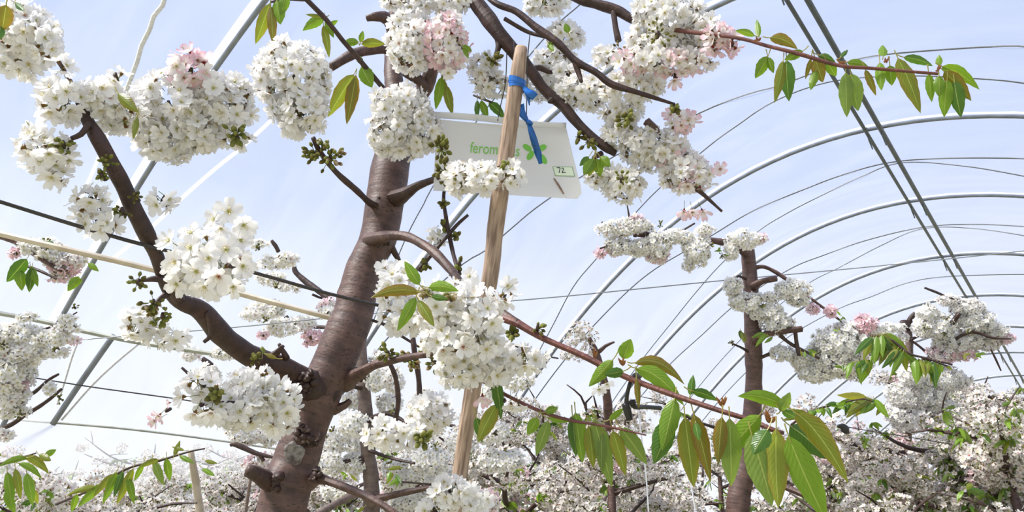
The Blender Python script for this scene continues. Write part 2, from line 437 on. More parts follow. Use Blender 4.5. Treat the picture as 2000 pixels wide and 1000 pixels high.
# ------------------------------------------------------------------ flower templates
def flower_T(seed, tint, heart, cup=0.35, rows=4, cols=4, stamens=11, petals=5, pedicel=1.5, calyx=(0.30, 0.17, 0.07)):
    """unit flower: petals of length 1 round +Z, calyx and stalk along -Z."""
    r = random.Random(seed)
    mb = MB()
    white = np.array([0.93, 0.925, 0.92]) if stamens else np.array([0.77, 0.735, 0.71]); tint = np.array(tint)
    for k in range(petals):
        az = 2 * math.pi * k / petals + r.uniform(-.13, .13)
        cp = cup + r.uniform(-.16, .16)
        wid = r.uniform(0.88, 1.05); ph = r.uniform(0, 6.28); ln = r.uniform(.93, 1.05)
        v = np.linspace(0.06, 1, rows + 1); u = np.linspace(-1, 1, cols + 1)
        U, Vv = np.meshgrid(u, v)
        h = 0.5 * wid * Vv ** 0.62 * np.sqrt(np.maximum(0.0, 1 - 0.62 * Vv ** 5))
        rad = ln * Vv * (1 - 0.13 * U ** 2 * Vv) - 0.13 * np.exp(-(U / 0.28) ** 2) * Vv ** 8
        tang = U * h
        z = cp * rad ** 1.4 + 0.10 * (U ** 2 - .4) * Vv + 0.085 * np.sin(3.3 * U + ph) * Vv ** 2 + 0.05 * np.sin(5.1 * U + 2 * ph) * Vv ** 3 + r.uniform(0, .04)
        x = rad * math.cos(az) - tang * math.sin(az); y = rad * math.sin(az) + tang * math.cos(az)
        pts = np.stack([x, y, z], -1).reshape(-1, 3)
        edge = (np.clip(Vv, 0, 1) ** 1.5).reshape(-1, 1)
        base = np.clip(1 - Vv.reshape(-1, 1) * 4.5, 0, 1)
        mixt = white * (1 - edge * 0.9) + tint * edge * 0.9 if tint.sum() < 2.5 else white * np.ones_like(edge)
        mixt = white * 0.22 + mixt * 0.78 if tint.sum() < 2.5 else mixt
        colr = mixt * (1 - base * 0.6) + np.array(heart) * base * 0.6
        m = cols + 1
        q = [(i * m + j, i * m + j + 1, (i + 1) * m + j + 1, (i + 1) * m + j) for i in range(rows) for j in range(cols)]
        mb.add(pts, q, None, colr)
    # heart
    a = np.arange(6) / 6 * 2 * math.pi
    ring = np.stack([0.15 * np.cos(a), 0.15 * np.sin(a), np.full(6, 0.07)], 1)
    mb.add(np.vstack([ring, [0, 0, 0.02]]), None, [(6, j, (j + 1) % 6) for j in range(6)], heart)
    for k in range(stamens):
        az = r.uniform(0, 6.28); rr = r.uniform(.12, .36); hh = r.uniform(.25, .5)
        t = np.array([rr * math.cos(az), rr * math.sin(az), hh]); s = np.array([-math.sin(az), math.cos(az), 0]) * .016
        b0 = np.array([.06 * math.cos(az), .06 * math.sin(az), .04])
        mb.add([b0 - s, b0 + s, t + s, t - s], [(0, 1, 2, 3)], None, (0.80, 0.78, 0.58))
        w = .034
        mb.add([t + [w, 0, 0], t + [-w, 0, 0], t + [0, w, 0], t + [0, -w, 0], t + [0, 0, w], t - [0, 0, w]], None,
               [(0, 2, 4), (2, 1, 4), (1, 3, 4), (3, 0, 4), (2, 0, 5), (1, 2, 5), (3, 1, 5), (0, 3, 5)], (0.66, 0.44, 0.10))
    # calyx, sepals and stalk
    seg = 5
    a = np.arange(seg) / seg * 2 * math.pi
    prof_ = [(0.03, .13), (-0.12, .15), (-0.34, .09), (-0.38, .03), (-pedicel, .028)]
    V = np.concatenate([np.stack([rr * np.cos(a) + (.06 if zz == -pedicel else 0), rr * np.sin(a), np.full(seg, zz)], 1) for zz, rr in prof_])
    cc = np.concatenate([np.tile(c_, (seg, 1)) for c_ in (calyx, calyx, (0.26, 0.24, 0.07), (0.26, 0.30, 0.08), (0.28, 0.34, 0.09))])
    q = [(i * seg + j, i * seg + (j + 1) % seg, (i + 1) * seg + (j + 1) % seg, (i + 1) * seg + j) for i in range(4) for j in range(seg)]
    mb.add(V, q, None, cc)
    if stamens:
        for j in range(5):
            az = 2 * math.pi * (j + .5) / 5; d = np.array([math.cos(az), math.sin(az), 0]); s = np.array([-d[1], d[0], 0]) * .09
            mb.add([d * .13 - s, d * .13 + s, d * .42 + [0, 0, -.12]], None, [(0, 1, 2)], calyx)
    return mb.arrays()

WH, BL, PK = (0.93, 0.92, 0.90), (0.93, 0.78, 0.79), (0.86, 0.40, 0.52)
HG, HR, HY = (0.50, 0.52, 0.17), (0.42, 0.09, 0.09), (0.66, 0.60, 0.26)
NEAR = {
    'w': [flower_T(1, WH, HG, .28), flower_T(2, WH, HY, .42), flower_T(3, WH, HG, .15), flower_T(4, WH, HY, .6), flower_T(5, WH, HG, .35, petals=6)],
    'b': [flower_T(11, BL, HY, .35), flower_T(12, BL, HR, .5), flower_T(13, BL, HG, .25)],
    'p': [flower_T(21, PK, HR, .45, calyx=(.36, .06, .06)), flower_T(22, PK, HR, .8, calyx=(.36, .06, .06)), flower_T(23, PK, HR, .3, calyx=(.36, .06, .06))],
}
MID = {
    'w': [flower_T(31, WH, HG, .3, 2, 3, 5), flower_T(32, WH, HY, .5, 2, 3, 5), flower_T(33, WH, HG, .15, 2, 3, 5)],
    'b': [flower_T(41, BL, HY, .35, 2, 3, 5), flower_T(42, BL, HR, .5, 2, 3, 5)],
    'p': [flower_T(51, PK, HR, .45, 2, 3, 5), flower_T(52, PK, HR, .8, 2, 3, 5)],
}
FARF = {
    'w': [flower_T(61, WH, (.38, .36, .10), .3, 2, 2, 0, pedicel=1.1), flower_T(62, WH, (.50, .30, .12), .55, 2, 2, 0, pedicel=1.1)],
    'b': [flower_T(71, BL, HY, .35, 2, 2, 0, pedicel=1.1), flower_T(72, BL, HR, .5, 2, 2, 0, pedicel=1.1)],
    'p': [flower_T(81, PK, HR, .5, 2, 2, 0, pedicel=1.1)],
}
FM = {}
def flower_mesh(lod, kind, i):
    key = (lod, kind, i)
    if key not in FM:
        FM[key] = mesh_from({'n': NEAR, 'm': MID}[lod][kind][i], 'flower', PETAL)
    return FM[key]

def frame_from(nv, spin):
    nv = nrm(nv)
    ref = np.array([0, 0, 1.0]) if abs(nv[2]) < .9 else np.array([1.0, 0, 0])
    u = nrm(np.cross(ref, nv)); w = np.cross(nv, u)
    c, s = math.cos(spin), math.sin(spin)
    return np.stack([u * c + w * s, -u * s + w * c, nv], 1)

# bud template: pointed oval on a stalk, tip at +Z
def bud_T(col, tipc):
    mb = MB()
    seg = 6
    a = np.arange(seg) / seg * 2 * math.pi
    pr = [(-2.0, .10), (-.55, .11), (-.45, .30), (0, .56), (.5, .54), (.95, .28), (1.12, .02)]
    V = np.concatenate([np.stack([rr * np.cos(a), rr * np.sin(a), np.full(seg, zz)], 1) for zz, rr in pr])
    cs = [(.28, .33, .09), (.28, .33, .09), col, col, col, tipc, tipc]
    cc = np.concatenate([np.tile(c_, (seg, 1)) for c_ in cs])
    q = [(i * seg + j, i * seg + (j + 1) % seg, (i + 1) * seg + (j + 1) % seg, (i + 1) * seg + j) for i in range(len(pr) - 1) for j in range(seg)]
    mb.add(V, q, None, cc)
    return mb.arrays()
BUDS = [bud_T((.25, .27, .08), (.36, .36, .12)), bud_T((.17, .16, .06), (.30, .27, .10)), bud_T((.30, .22, .09), (.70, .62, .50)), bud_T((.22, .24, .07), (.80, .76, .66))]
BUDM = [mesh_from(b, 'flower_bud', PETAL) for b in BUDS]

# ------------------------------------------------------------------ plant building
class Plant:
    def __init__(s, label, loc, group=None, lod='n', cap=300, seed=1):
        s.root = thing('cherry_tree', label, 'tree', loc, group)
        s.lod, s.cap, s.rng, s.fl = lod, cap, random.Random(seed), []
    def limb(s, name, pts, mat=None, seg=8, step=None, rough=0.10, bumps=(), label=None):
        """pts: (px, py, depth, width in px)."""
        w = [P(a, b, d) for a, b, d, _ in pts]
        r = [max(0.0012, x[3] * x[2] / F / 2) for x in pts]
        mb = MB()
        tube(mb, w, r, seg, step or max(0.008, min(r) * 1.2), rough, bumps, rng=s.rng)
        o = link(name, mb.mesh(name, mat or TWIGB, w[0]), s.root, w[0])
        if label: o['label'] = label
        return o
    def cluster(s, cx, cy, rx, ry, d, mix='w', dens=1.0, size=.0172, rz=None, face=0.12, core=True, jit=.62, label=None):
        r = s.rng
        C = P(cx, cy, d)
        k = d / F
        A = np.array([max(.3, rx - 3) * k, max(.3, ry - 3) * k, (rz if rz else min(rx, ry)) * k])
        A = np.maximum(A - size * .35, size * .25)
        # spur that carries the flower stalks
        mb = MB()
        tube(mb, [C + FW * A[2] * .35 - UP * .004, C, C + r.uniform(-.004, .004) * RT + UP * .008], [.0035, .0042, .002], 6, .004, .25, col=(.2, .14, .07), rng=r)
        hub = link('blossom_cluster', mb.mesh('blossom_cluster', TWIGB, C), s.root, C)
        if label: hub['label'] = label
        pp = (A[0] * A[1]) ** 1.6 + (A[0] * A[2]) ** 1.6 + (A[1] * A[2]) ** 1.6
        area = 4 * math.pi * (pp / 3) ** (1 / 1.6)
        n = int(max(3, dens * area / (1.12 * size * size)))
        ga = math.pi * (3 - math.sqrt(5)); off = r.random() * 6.28
        for i in range(n):
            z = 1 - 2 * (i + .5) / n; q = math.sqrt(1 - z * z)
            dv = np.array([q * math.cos(ga * i + off), z, q * math.sin(ga * i + off)])
            dv = nrm(dv + np.array([r.gauss(0, .14) for _ in range(3)]))
            if dv[2] > .35 and r.random() < .5: continue
            sh = r.uniform(.70, 1.06) * (1 + .16 * math.sin(dv[0] * 4.1 + off) * math.sin(dv[1] * 3.7 + off * 2))
            pos = C + (RT * dv[0] * A[0] + UP * dv[1] * A[1] + FW * dv[2] * A[2]) * sh
            nv = RT * dv[0] / A[0] + UP * dv[1] / A[1] + FW * dv[2] / A[2]
            nv = nrm(nrm(nv) + jit * np.array([r.gauss(0, .6) for _ in range(3)]) - face * FW)
            kd = r.choice(mix)
            lib = NEAR if s.lod == 'n' else MID
            vi = r.randrange(len(lib[kd]))
            sc = size * r.uniform(.86, 1.1)
            s.fl.append((hub, pos, nv, r.random() * 6.28, sc, kd, vi, -np.dot(nv, FW) * .6 - dv[2] + .9 / d * (1 if s.lod == 'n' else 0)))
        return hub
    def face(s, px, py, d, tilt=(0, 0), kind='w', size=.0175, vi=None):
        """one flower on its own stalk, looking roughly at the viewer (tilt in right / up)."""
        pos = P(px, py, d)
        nv = nrm(-FW + RT * tilt[0] + UP * tilt[1])
        lib = NEAR if s.lod == 'n' else MID
        return (pos, nv, s.rng.random() * 6.28, size, kind, s.rng.randrange(len(lib[kind])) if vi is None else vi)
    def sprig(s, flowers, mix=None):
        C = np.mean([f[0] for f in flowers], 0) + FW * .02
        mb = MB()
        tube(mb, [C + FW * .012, C, C - FW * .004], [.003, .004, .002], 6, .004, .2, rng=s.rng)
        hub = link('blossom_cluster', mb.mesh('blossom_cluster', TWIGB, C), s.root, C)
        for (pos, nv, sp, sz, kd, vi) in flowers:
            s.fl.append((hub, pos, nv, sp, sz, kd, vi, 9.0))
        return hub
    def flush(s):
        order = sorted(range(len(s.fl)), key=lambda i: -s.fl[i][7])
        single = set(order[:s.cap])
        rest = {}
        lib = NEAR if s.lod == 'n' else MID
        for i, (hub, pos, nv, sp, sc, kd, vi, _) in enumerate(s.fl):
            M = frame_from(nv, sp)
            if i in single:
                o = bpy.data.objects.new('flower', flower_mesh(s.lod, kd, vi))
                COL.objects.link(o)
                o.parent = hub
                o.location = pos - WLOC(hub)
                o.rotation_mode = 'QUATERNION'
                o.rotation_quaternion = Matrix([list(x) for x in M]).to_quaternion()
                o.scale = (sc, sc, sc)
            else:
                rest.setdefault(hub.name, (hub, MB()))[1].inst(lib[kd][vi], M * sc, pos)
        for hub, mb in rest.values():
            c = WLOC(hub)
            link('flower_mass', mb.mesh('flower_mass', PETAL, c), hub, c)['kind'] = 'stuff'
    def buds(s, cx, cy, rad, d, n=12, kinds=(0, 1), size=.0076, dirs=(0, 0), leaf=0):
        r = s.rng
        C = P(cx, cy, d)
        mb = MB()
        tube(mb, [C + FW * .01 - UP * .005, C, C + UP * .006], [.0036, .0045, .0022], 6, .004, .3, rng=r)
        hub = link('bud_cluster', mb.mesh('bud_cluster', TWIGB, C), s.root, C)
        R = rad * d / F
        for i in range(int(n * 1.5)):
            dv = nrm(np.array([r.gauss(dirs[0], 1), r.gauss(dirs[1], 1), r.gauss(-.5, .8)]))
            nv = nrm(RT * dv[0] + UP * dv[1] + FW * dv[2])
            o = bpy.data.objects.new('flower_bud', BUDM[r.choice(kinds)])
            COL.objects.link(o)
            o.parent = hub
            o.location = nv * R * r.uniform(.22, .72)
            o.rotation_mode = 'QUATERNION'
            o.rotation_quaternion = Matrix([list(x) for x in frame_from(nv, r.random() * 6)]).to_quaternion()
            z = size * r.uniform(.8, 1.2); o.scale = (z, z, z)
        return hub

GRN, DGR, BRZ, OLV, PAL = (0.155, 0.27, 0.025), (0.062, 0.145, 0.022), (0.20, 0.185, 0.028), (0.185, 0.23, 0.03), (0.17, 0.255, 0.06)
LRNG = random.Random(77)
def leaf_geo(mb, B, T, width, arch=0.0, col=GRN, roll=0.0, rows=10, cols=6, fold=.35, edge=None, petiole=.012, view=None):
    """a cherry leaf from its base B to its tip T, bowed, folded along the midrib, with a toothed edge."""
    B, T = np.asarray(B, float), np.asarray(T, float)
    ax = T - B; L = np.linalg.norm(ax); ax = ax / L
    N0 = nrm((EYE - (B + T) / 2) if view is None else view)
    S = nrm(np.cross(ax, N0)); Nn = np.cross(S, ax)
    c, s_ = math.cos(roll), math.sin(roll)
    S, Nn = S * c + Nn * s_, Nn * c - S * s_
    ctrl = (B + T) / 2 + np.array([0, 0, 1.0]) * arch + Nn * L * .10
    v = np.linspace(0, 1, rows + 1)
    mid = ((1 - v) ** 2)[:, None] * B + (2 * v * (1 - v))[:, None] * ctrl + (v ** 2)[:, None] * T
    h = width / 2 * (np.sin(np.pi * np.clip(v, 0, 1) ** .82) ** .78) * (1 - .18 * v)
    h[-1] = width * .008; h[0] = width * .03
    u = np.linspace(-1, 1, cols + 1)
    V, UV, CC = [], [], []
    col = np.array(col); ec = np.array(edge if edge is not None else col * 1.05)
    ph = LRNG.random() * 6
    for i in range(rows + 1):
        tooth = 1 + (.05 if i % 2 else -.02)
        for x in u:
            hh = h[i] * (tooth if abs(x) == 1 else 1)
            bend = fold * abs(x) ** 1.3 * h[i] - .10 * h[i] * math.sin(v[i] * 16 + ph) * x * x
            V.append(mid[i] + S * x * hh + Nn * (-bend * .8 if fold > 0 else bend))
            UV.append((x, v[i])); CC.append(col * (1 - abs(x) ** 3 * .8) + ec * abs(x) ** 3 * .8)
    m = cols + 1
    q = [(i * m + j, i * m + j + 1, (i + 1) * m + j + 1, (i + 1) * m + j) for i in range(rows) for j in range(cols)]
    mb.add(V, q, None, np.array(CC), UV)
    if petiole:
        t0 = nrm(mid[1] - mid[0])
        tube(mb, [B + t0 * L * .06, B - t0 * petiole * .5 + np.array([0, 0, petiole * .12]), B - t0 * petiole + np.array([0, 0, petiole * .4])],
             [.0008, .0009, .0011], 5, .006, 0, col=(.34, .22, .07), rng=LRNG, cap=False)

def leaf(parent, b, t, wpx, kind='g', arch=0.0, roll=None, fold=.35, petiole=.012):
    cols = {'g': (GRN, None), 'd': (DGR, None), 'b': (BRZ, (.27, .13, .03)), 'o': (OLV, (.26, .19, .035)), 'p': (PAL, None), 'y': ((.38, .36, .06), None)}
    c, ed = cols[kind]
    c = np.array(c) * LRNG.uniform(.88, 1.14)
    B, T = P(*b), P(*t)
    mb = MB()
    dm = (b[2] + t[2]) / 2
    leaf_geo(mb, B, T, wpx * dm / F * 1.0, arch * dm / F, c, LRNG.uniform(-.35, .35) if roll is None else roll, fold=fold, edge=ed, petiole=petiole)
    o = link('leaf', mb.mesh('leaf', LEAF, B), parent, B)
    if kind == 'b': o['label'] = 'bronze tinted young leaf'
    return o

def leaves(parent, rows, d0, dt=None, wk=1.0):
    for a in rows:
        bx, by, tx, ty, w = a[:5]
        kind = a[5] if len(a) > 5 else 'g'
        arch = a[6] if len(a) > 6 else 0
        d = d0(bx) if callable(d0) else d0
        leaf(parent, (bx, by, d), (tx, ty, d + (LRNG.uniform(-.02, .02) if dt is None else dt)), w * wk, kind, arch)


# ------------------------------------------------------------------ the setting
mb = MB()
mb.add([(-40, -30, 0), (40, -30, 0), (40, 60, 0), (-40, 60, 0)], [(0, 1, 2, 3)])
tag(link('floor', mb.mesh('floor', SOIL)), 'orchard ground of grass and bare soil under the trees', kind='structure')

HOOPS = [-2.0, -0.25, 1.47, 3.31, 5.16, 6.59, 8.14, 9.67, 11.2, 12.8, 14.6, 16.3, 18.2, 20.2, 22.2, 24.2, 26.4, 28.6, 30.8]
mb = MB()
xs = X0 + HW * np.sin(np.linspace(-math.pi / 2, math.pi / 2, 49))
ys = []
for a, b in zip(HOOPS[:-1], HOOPS[1:]): ys += list(np.linspace(a, b, 7)[:-1])
ys.append(HOOPS[-1])
V = []
for y in ys:
    k = max(i for i in range(len(HOOPS)) if HOOPS[i] <= y + 1e-6)
    k = min(k, len(HOOPS) - 2)
    t = (y - HOOPS[k]) / (HOOPS[k + 1] - HOOPS[k])
    sag = .035 * math.sin(math.pi * t)
    for x in xs:
        V.append((x, y, prof(x) + .004 - sag * (1 + .3 * math.sin(x * 9 + y * 3)) + .006 * math.sin(x * 23 + y * 11)))
m = len(xs)
mb.add(V, [(i * m + j, i * m + j + 1, (i + 1) * m + j + 1, (i + 1) * m + j) for i in range(len(ys) - 1) for j in range(m - 1)])
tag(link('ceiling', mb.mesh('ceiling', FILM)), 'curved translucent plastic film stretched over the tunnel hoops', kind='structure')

ORD = ['', '', 'left-hand steel hoop with its upright leg standing in the blossom at the left edge', 'steel hoop running down behind the main trunk and the wooden stake',
       'first steel hoop crossing the ridge pipes just below the hanging leafy shoot', 'second steel hoop crossing the ridge pipes, above the cut tree top',
       'third steel hoop crossing the ridge pipes, ending behind the cut trunk', 'fourth steel hoop crossing the ridge pipes above the far right tree',
       'fifth steel hoop crossing the ridge pipes, close beside the far right blossom', 'sixth steel hoop crossing the ridge pipes, thin and near the right edge',
       'seventh steel hoop down the tunnel, a thin line low at the right edge']
for i, y in enumerate(HOOPS):
    nth = ('eighth', 'ninth', 'tenth', 'eleventh', 'twelfth', 'thirteenth', 'fourteenth', 'fifteenth')
    lab = ORD[i] if i < len(ORD) and ORD[i] else (('steel tunnel hoop standing just behind the viewer, beside the left-hand hoop', 'steel tunnel hoop furthest behind the viewer')[1 - i] if i < 2 else
          f'{nth[i - len(ORD)]} thin steel hoop down the tunnel, counted along the ridge pipes from the leafy shoot')
    xx = X0 + HW * np.sin(np.linspace(-math.pi / 2, math.pi / 2, 41))
    pts = [np.array([xx[0] - .05, y, 0.0]), np.array([xx[0] - .05, y, 1.2])] + [np.array([x, y, prof(x) - .026]) for x in xx] + \
          [np.array([xx[-1] + .05, y, 1.2]), np.array([xx[-1] + .05, y, 0.0])]
    mb = MB()
    o0 = np.array([xx[0], y, 0.0])
    tube(mb, pts, .0135, 8, .12)
    h = link('tunnel_hoop', mb.mesh('tunnel_hoop', STEEL, o0), None, o0)
    tag(h, lab, 'hoop', 'steel hoops of the tunnel' if i > 1 else 'steel hoops behind the viewer')
    mb = MB()  # pale band beside the hoop, modelled as a separate translucent strip
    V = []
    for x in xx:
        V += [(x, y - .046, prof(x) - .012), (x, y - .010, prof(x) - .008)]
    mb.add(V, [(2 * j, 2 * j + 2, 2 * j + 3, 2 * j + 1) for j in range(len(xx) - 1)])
    tag(link('hoop_strip', mb.mesh('hoop_strip', STRIP, o0), h, o0), 'white strip along the hoop')
    for px_ in (-.66, -.75):
        mb = MB()
        c = np.array([px_, y, 4.40])
        tube(mb, [c + [0, -.02, .07], c + [0, -.02, -.02], c + [0, .012, -.045], c + [.004, .02, -.09]], [.006, .007, .006, .004], 6, .02)
        link('clamp', mb.mesh('clamp', DSTEEL, c), h, c)

for x, r, lab in ((-.66, .0165, 'thick dark ridge pipe running under the hoops to the far end'), (-.75, .0125, 'thinner dark ridge pipe beside the thick one')):
    mb = MB(); o0 = np.array([x, -2.2, 4.42])
    tube(mb, [o0, o0 + [0, 8, -.01], o0 + [0, 16, .01], o0 + [0, 33, 0]], r, 8, .4)
    tag(link('ridge_pipe', mb.mesh('ridge_pipe', DSTEEL, o0), None, o0), lab, 'pipe', 'ridge pipes')

# ropes lying across the film, given by where they cross the film
def rope(name, label, pts, r, mat, cat, group=None, lift=-.03):
    w = [on_film(a, b, lift) for a, b in pts]
    if mat is GROPE:                                  # carry both ends on over the film to the eaves
        for e_, f_ in ((0, 1), (-1, -2)):
            p = w[e_].copy(); sx_ = math.copysign(1, p[0] - w[f_][0]); dy = np.clip((p[1] - w[f_][1]) / max(.05, abs(p[0] - w[f_][0])), -.5, .5)
            while abs(p[0] - X0) < HW * .97:
                dy *= .8
                p = np.array([p[0] + .25 * sx_, p[1] + .25 * dy, 0]); p[2] = prof(p[0]) + lift
                if e_ == 0: w.insert(0, p)
                else: w.append(p)
                if (p[0] - X0) * sx_ > HW * .95: break
    mb = MB(); tube(mb, w, r, 6, .06)
    tag(link(name, mb.mesh(name, mat, w[0]), None, w[0]), label, cat, group)
RG = 'ropes over the film'
rope('film_rope', 'rope over the film passing behind the stake and up to the hanging leafy shoot', [(905, 515), (950, 488), (1000, 445), (1062, 395), (1200, 305), (1368, 220), (1460, 184), (1520, 168), (1600, 138), (1690, 112), (1800, 100), (1960, 90), (2010, 92)], .005, GROPE, 'rope', RG)
rope('film_rope', 'rope over the film under the hanging leafy shoot, ending right of the stake', [(1080, 635), (1120, 560), (1165, 505), (1270, 385), (1384, 286), (1440, 245), (1512, 198), (1620, 160), (1760, 148), (1930, 155), (2010, 164)], .0045, GROPE, 'rope', RG)
rope('film_rope', 'rope between the first and second ridge hoops, upper of the pair', [(1165, 630), (1230, 565), (1280, 525), (1330, 495), (1390, 460), (1470, 412), (1560, 374), (1650, 340), (1740, 317), (1850, 309), (2010, 310)], .0055, GROPE, 'rope', RG)
rope('film_rope', 'rope between the first and second ridge hoops, lower of the pair', [(1262, 692), (1310, 632), (1360, 570), (1412, 512), (1480, 452), (1540, 415), (1600, 384), (1680, 346), (1760, 318), (1880, 324), (2010, 346)], .0045, GROPE, 'rope', RG)
rope('film_rope', 'rope between the second and third ridge hoops, upper of the pair', [(1318, 702), (1370, 655), (1440, 592), (1540, 527), (1610, 498), (1690, 470), (1800, 444), (1900, 438), (2010, 443)], .0055, GROPE, 'rope', RG)
rope('film_rope', 'rope between the second and third ridge hoops, lower of the pair', [(1490, 622), (1575, 556), (1640, 522), (1720, 480), (1800, 447), (1900, 446), (2010, 462)], .0045, GROPE, 'rope', RG)
rope('film_rope', 'rope below the third ridge hoop', [(1560, 645), (1640, 602), (1700, 580), (1770, 553), (1850, 540), (2010, 536)], .0055, GROPE, 'rope', RG)
rope('film_rope', 'grey rope on the film close to the right side of the big trunk', [(740, 600), (782, 490), (805, 440), (828, 398), (845, 365), (910, 265), (1000, 150), (1080, 56), (1136, 6), (1180, -40)], .004, GROPE, 'rope', RG)
rope('film_rope', 'twisted white rope hanging down the film at the top left', [(326, -20), (318, 10), (300, 32), (292, 58), (276, 90), (268, 120), (256, 152), (238, 200)], .010, ROPE, 'rope', RG)
rope('film_strap', 'white flat strap on the film below the big white blossom cluster', [(530, 235), (470, 290), (420, 330), (352, 390), (300, 440), (215, 510)], .010, STRIP, 'strap')
rope('film_strap', 'faint white strap on the film left of the steel hoop', [(215, 245), (200, 290), (175, 350), (135, 440)], .008, STRIP, 'strap')
rope('brace_pipe', 'grey brace pipe leaning left below the weathered hose', [(222, 655), (190, 700), (150, 758), (103, 828)], .017, STEEL, 'pipe', lift=-.06)
rope('film_rope', 'pale rope beside the grey brace pipe at lower left', [(275, 668), (230, 705), (180, 752), (120, 820)], .007, ROPE, 'rope', RG)
rope('film_rope', 'thin pale rope hanging near the left upright leg', [(152, 668), (140, 700), (128, 740), (112, 790)], .005, ROPE, 'rope', RG)

# wires, poles and hoses strung between the rows
def line(name, label, cat, pts, mat, group=None, seg=8, step=.05, rough=0):
    w = [P(a, b, d) for a, b, d, _ in pts]
    r = [x[3] * x[2] / F / 2 for x in pts]
    mb = MB(); tube(mb, w, r, seg, step, rough)
    o = link(name, mb.mesh(name, mat, w[0]), None, w[0])
    return tag(o, label, cat, group)
line('trellis_wire', 'dark thick wire slanting from the left edge across the front of the big trunk', 'wire',
     [(-60, 374, .93, 8), (0, 394, .98, 8), (250, 470, 1.12, 8), (480, 528, 1.28, 7.5), (640, 573, 1.40, 7), (742, 597, 1.50, 7)], WIRE)
line('trellis_wire', 'thin wire running from the stake to the cut tree', 'wire', [(150, 664, 2.75, 2.4), (450, 640, 2.9, 2.4), (700, 615, 3.05, 2.4), (960, 591, 3.3, 2.4), (1120, 577, 3.5, 2.4), (1400, 549, 3.9, 2.4), (1700, 521, 4.6, 2.2), (2010, 489, 5.4, 2.2), (2700, 415, 8.5, 2.2)], GWIRE)
line('trellis_wire', 'thin wire low at the left, running to the pink bud shoot', 'wire', [(30, 732, 3.8, 2.6), (180, 756, 3.9, 2.6), (345, 779, 4.0, 2.6), (480, 800, 4.0, 2.2)], WIRE)
line('gutter_wire', 'dark green cable along the top of the far blossom at left', 'wire', [(-20, 815, 3.9, 4.5), (60, 822, 3.95, 4.5), (250, 838, 4.1, 4.5), (440, 862, 4.3, 4), (560, 880, 4.4, 4)], GHOSE)
line('bamboo_pole', 'long tan bamboo pole lying level behind the left branch and the trunk', 'pole',
     [(-40, 447, 2.5, 12), (40, 466, 2.5, 12), (130, 487, 2.5, 12), (300, 527, 2.6, 12), (470, 574, 2.7, 12), (560, 598, 2.7, 11), (690, 633, 2.8, 11)], BAMBOO, rough=.05)
line('irrigation_hose', 'grey green hose sagging below the bamboo pole', 'hose',
     [(-30, 607, 3.0, 9), (70, 625, 3.0, 9), (160, 646, 3.0, 9), (260, 667, 3.0, 9), (350, 681, 3.0, 9), (470, 700, 3.0, 8), (600, 722, 3.0, 8)], GHOSE)
line('string', 'thin white string hanging straight down beside the black dripper', 'string', [(1243, 762, 1.6, 3), (1250, 830, 1.6, 3), (1262, 930, 1.6, 3), (1268, 1030, 1.6, 3)], STRIP)
line('string', 'thin white string hanging among the big leaves at bottom', 'string', [(1338, 900, 2.4, 3), (1352, 960, 2.4, 3), (1362, 1030, 2.4, 3)], STRIP)
line('bamboo_stake', 'pale bamboo stake standing in the blossom at lower left', 'stake', [(372, 880, 3.2, 13), (385, 960, 3.2, 15), (402, 1100, 3.15, 17)] + grounded(405, 1130, 3.14, 17)[::-1], BAMBOO, rough=.05)
line('bamboo_stake', 'thick pale bamboo stake standing in the blossom at lower right', 'stake', [(1922, 855, 3.6, 24), (1905, 910, 3.6, 28), (1885, 975, 3.6, 30)] + grounded(1872, 1020, 3.6, 31, (-.2, 0))[::-1], BAMBOO, rough=.05)
line('bamboo_stake', 'thin grey stick upright beside the lower trunk stump', 'stake', [(490, 930, 2.6, 6), (480, 1000, 2.6, 6)] + grounded(478, 1030, 2.6, 6)[::-1], GREYB)

# black dripper and clip hooked over the long shoot
o = line('dripper', 'black plastic irrigation dripper hooked over the long leafy shoot', 'dripper',
         [(1250, 735, 1.14, 9), (1240, 733, 1.12, 10), (1231, 748, 1.11, 8), (1225, 770, 1.11, 8), (1223, 792, 1.11, 9)], BLACK, step=.004)
for nm, pts in (('dripper_body', [(1221, 788, 1.11, 15), (1226, 804, 1.11, 16), (1230, 820, 1.11, 13)]), ('dripper_arm', [(1234, 782, 1.12, 16), (1240, 794, 1.12, 11), (1262, 795, 1.14, 9), (1290, 797, 1.16, 9)]),
                ('dripper_hook', [(1240, 733, 1.12, 10), (1248, 742, 1.14, 8), (1247, 765, 1.15, 7)])):
    w = [P(a, b, d) for a, b, d, _ in pts]; mb = MB()
    tube(mb, w, [x[3] * x[2] / F / 2 for x in pts], 8, .004)
    link(nm, mb.mesh(nm, BLACK, w[0]), o, w[0])
o = line('wire_tensioner', 'small round black tensioner on a thin wire right of the big leaves', 'tensioner', [(1636, 832, 2.8, 6), (1647, 834, 2.8, 14), (1650, 838, 2.8, 18), (1653, 842, 2.8, 14), (1658, 846, 2.8, 5)], BLACK, step=.004)
w = [P(a, b, 2.8) for a, b in ((1655, 834), (1700, 842), (1765, 852), (1860, 868))]; mb = MB(); tube(mb, w, .0018, 6, .05)
link('wire', mb.mesh('wire', WIRE, w[0]), o, w[0])

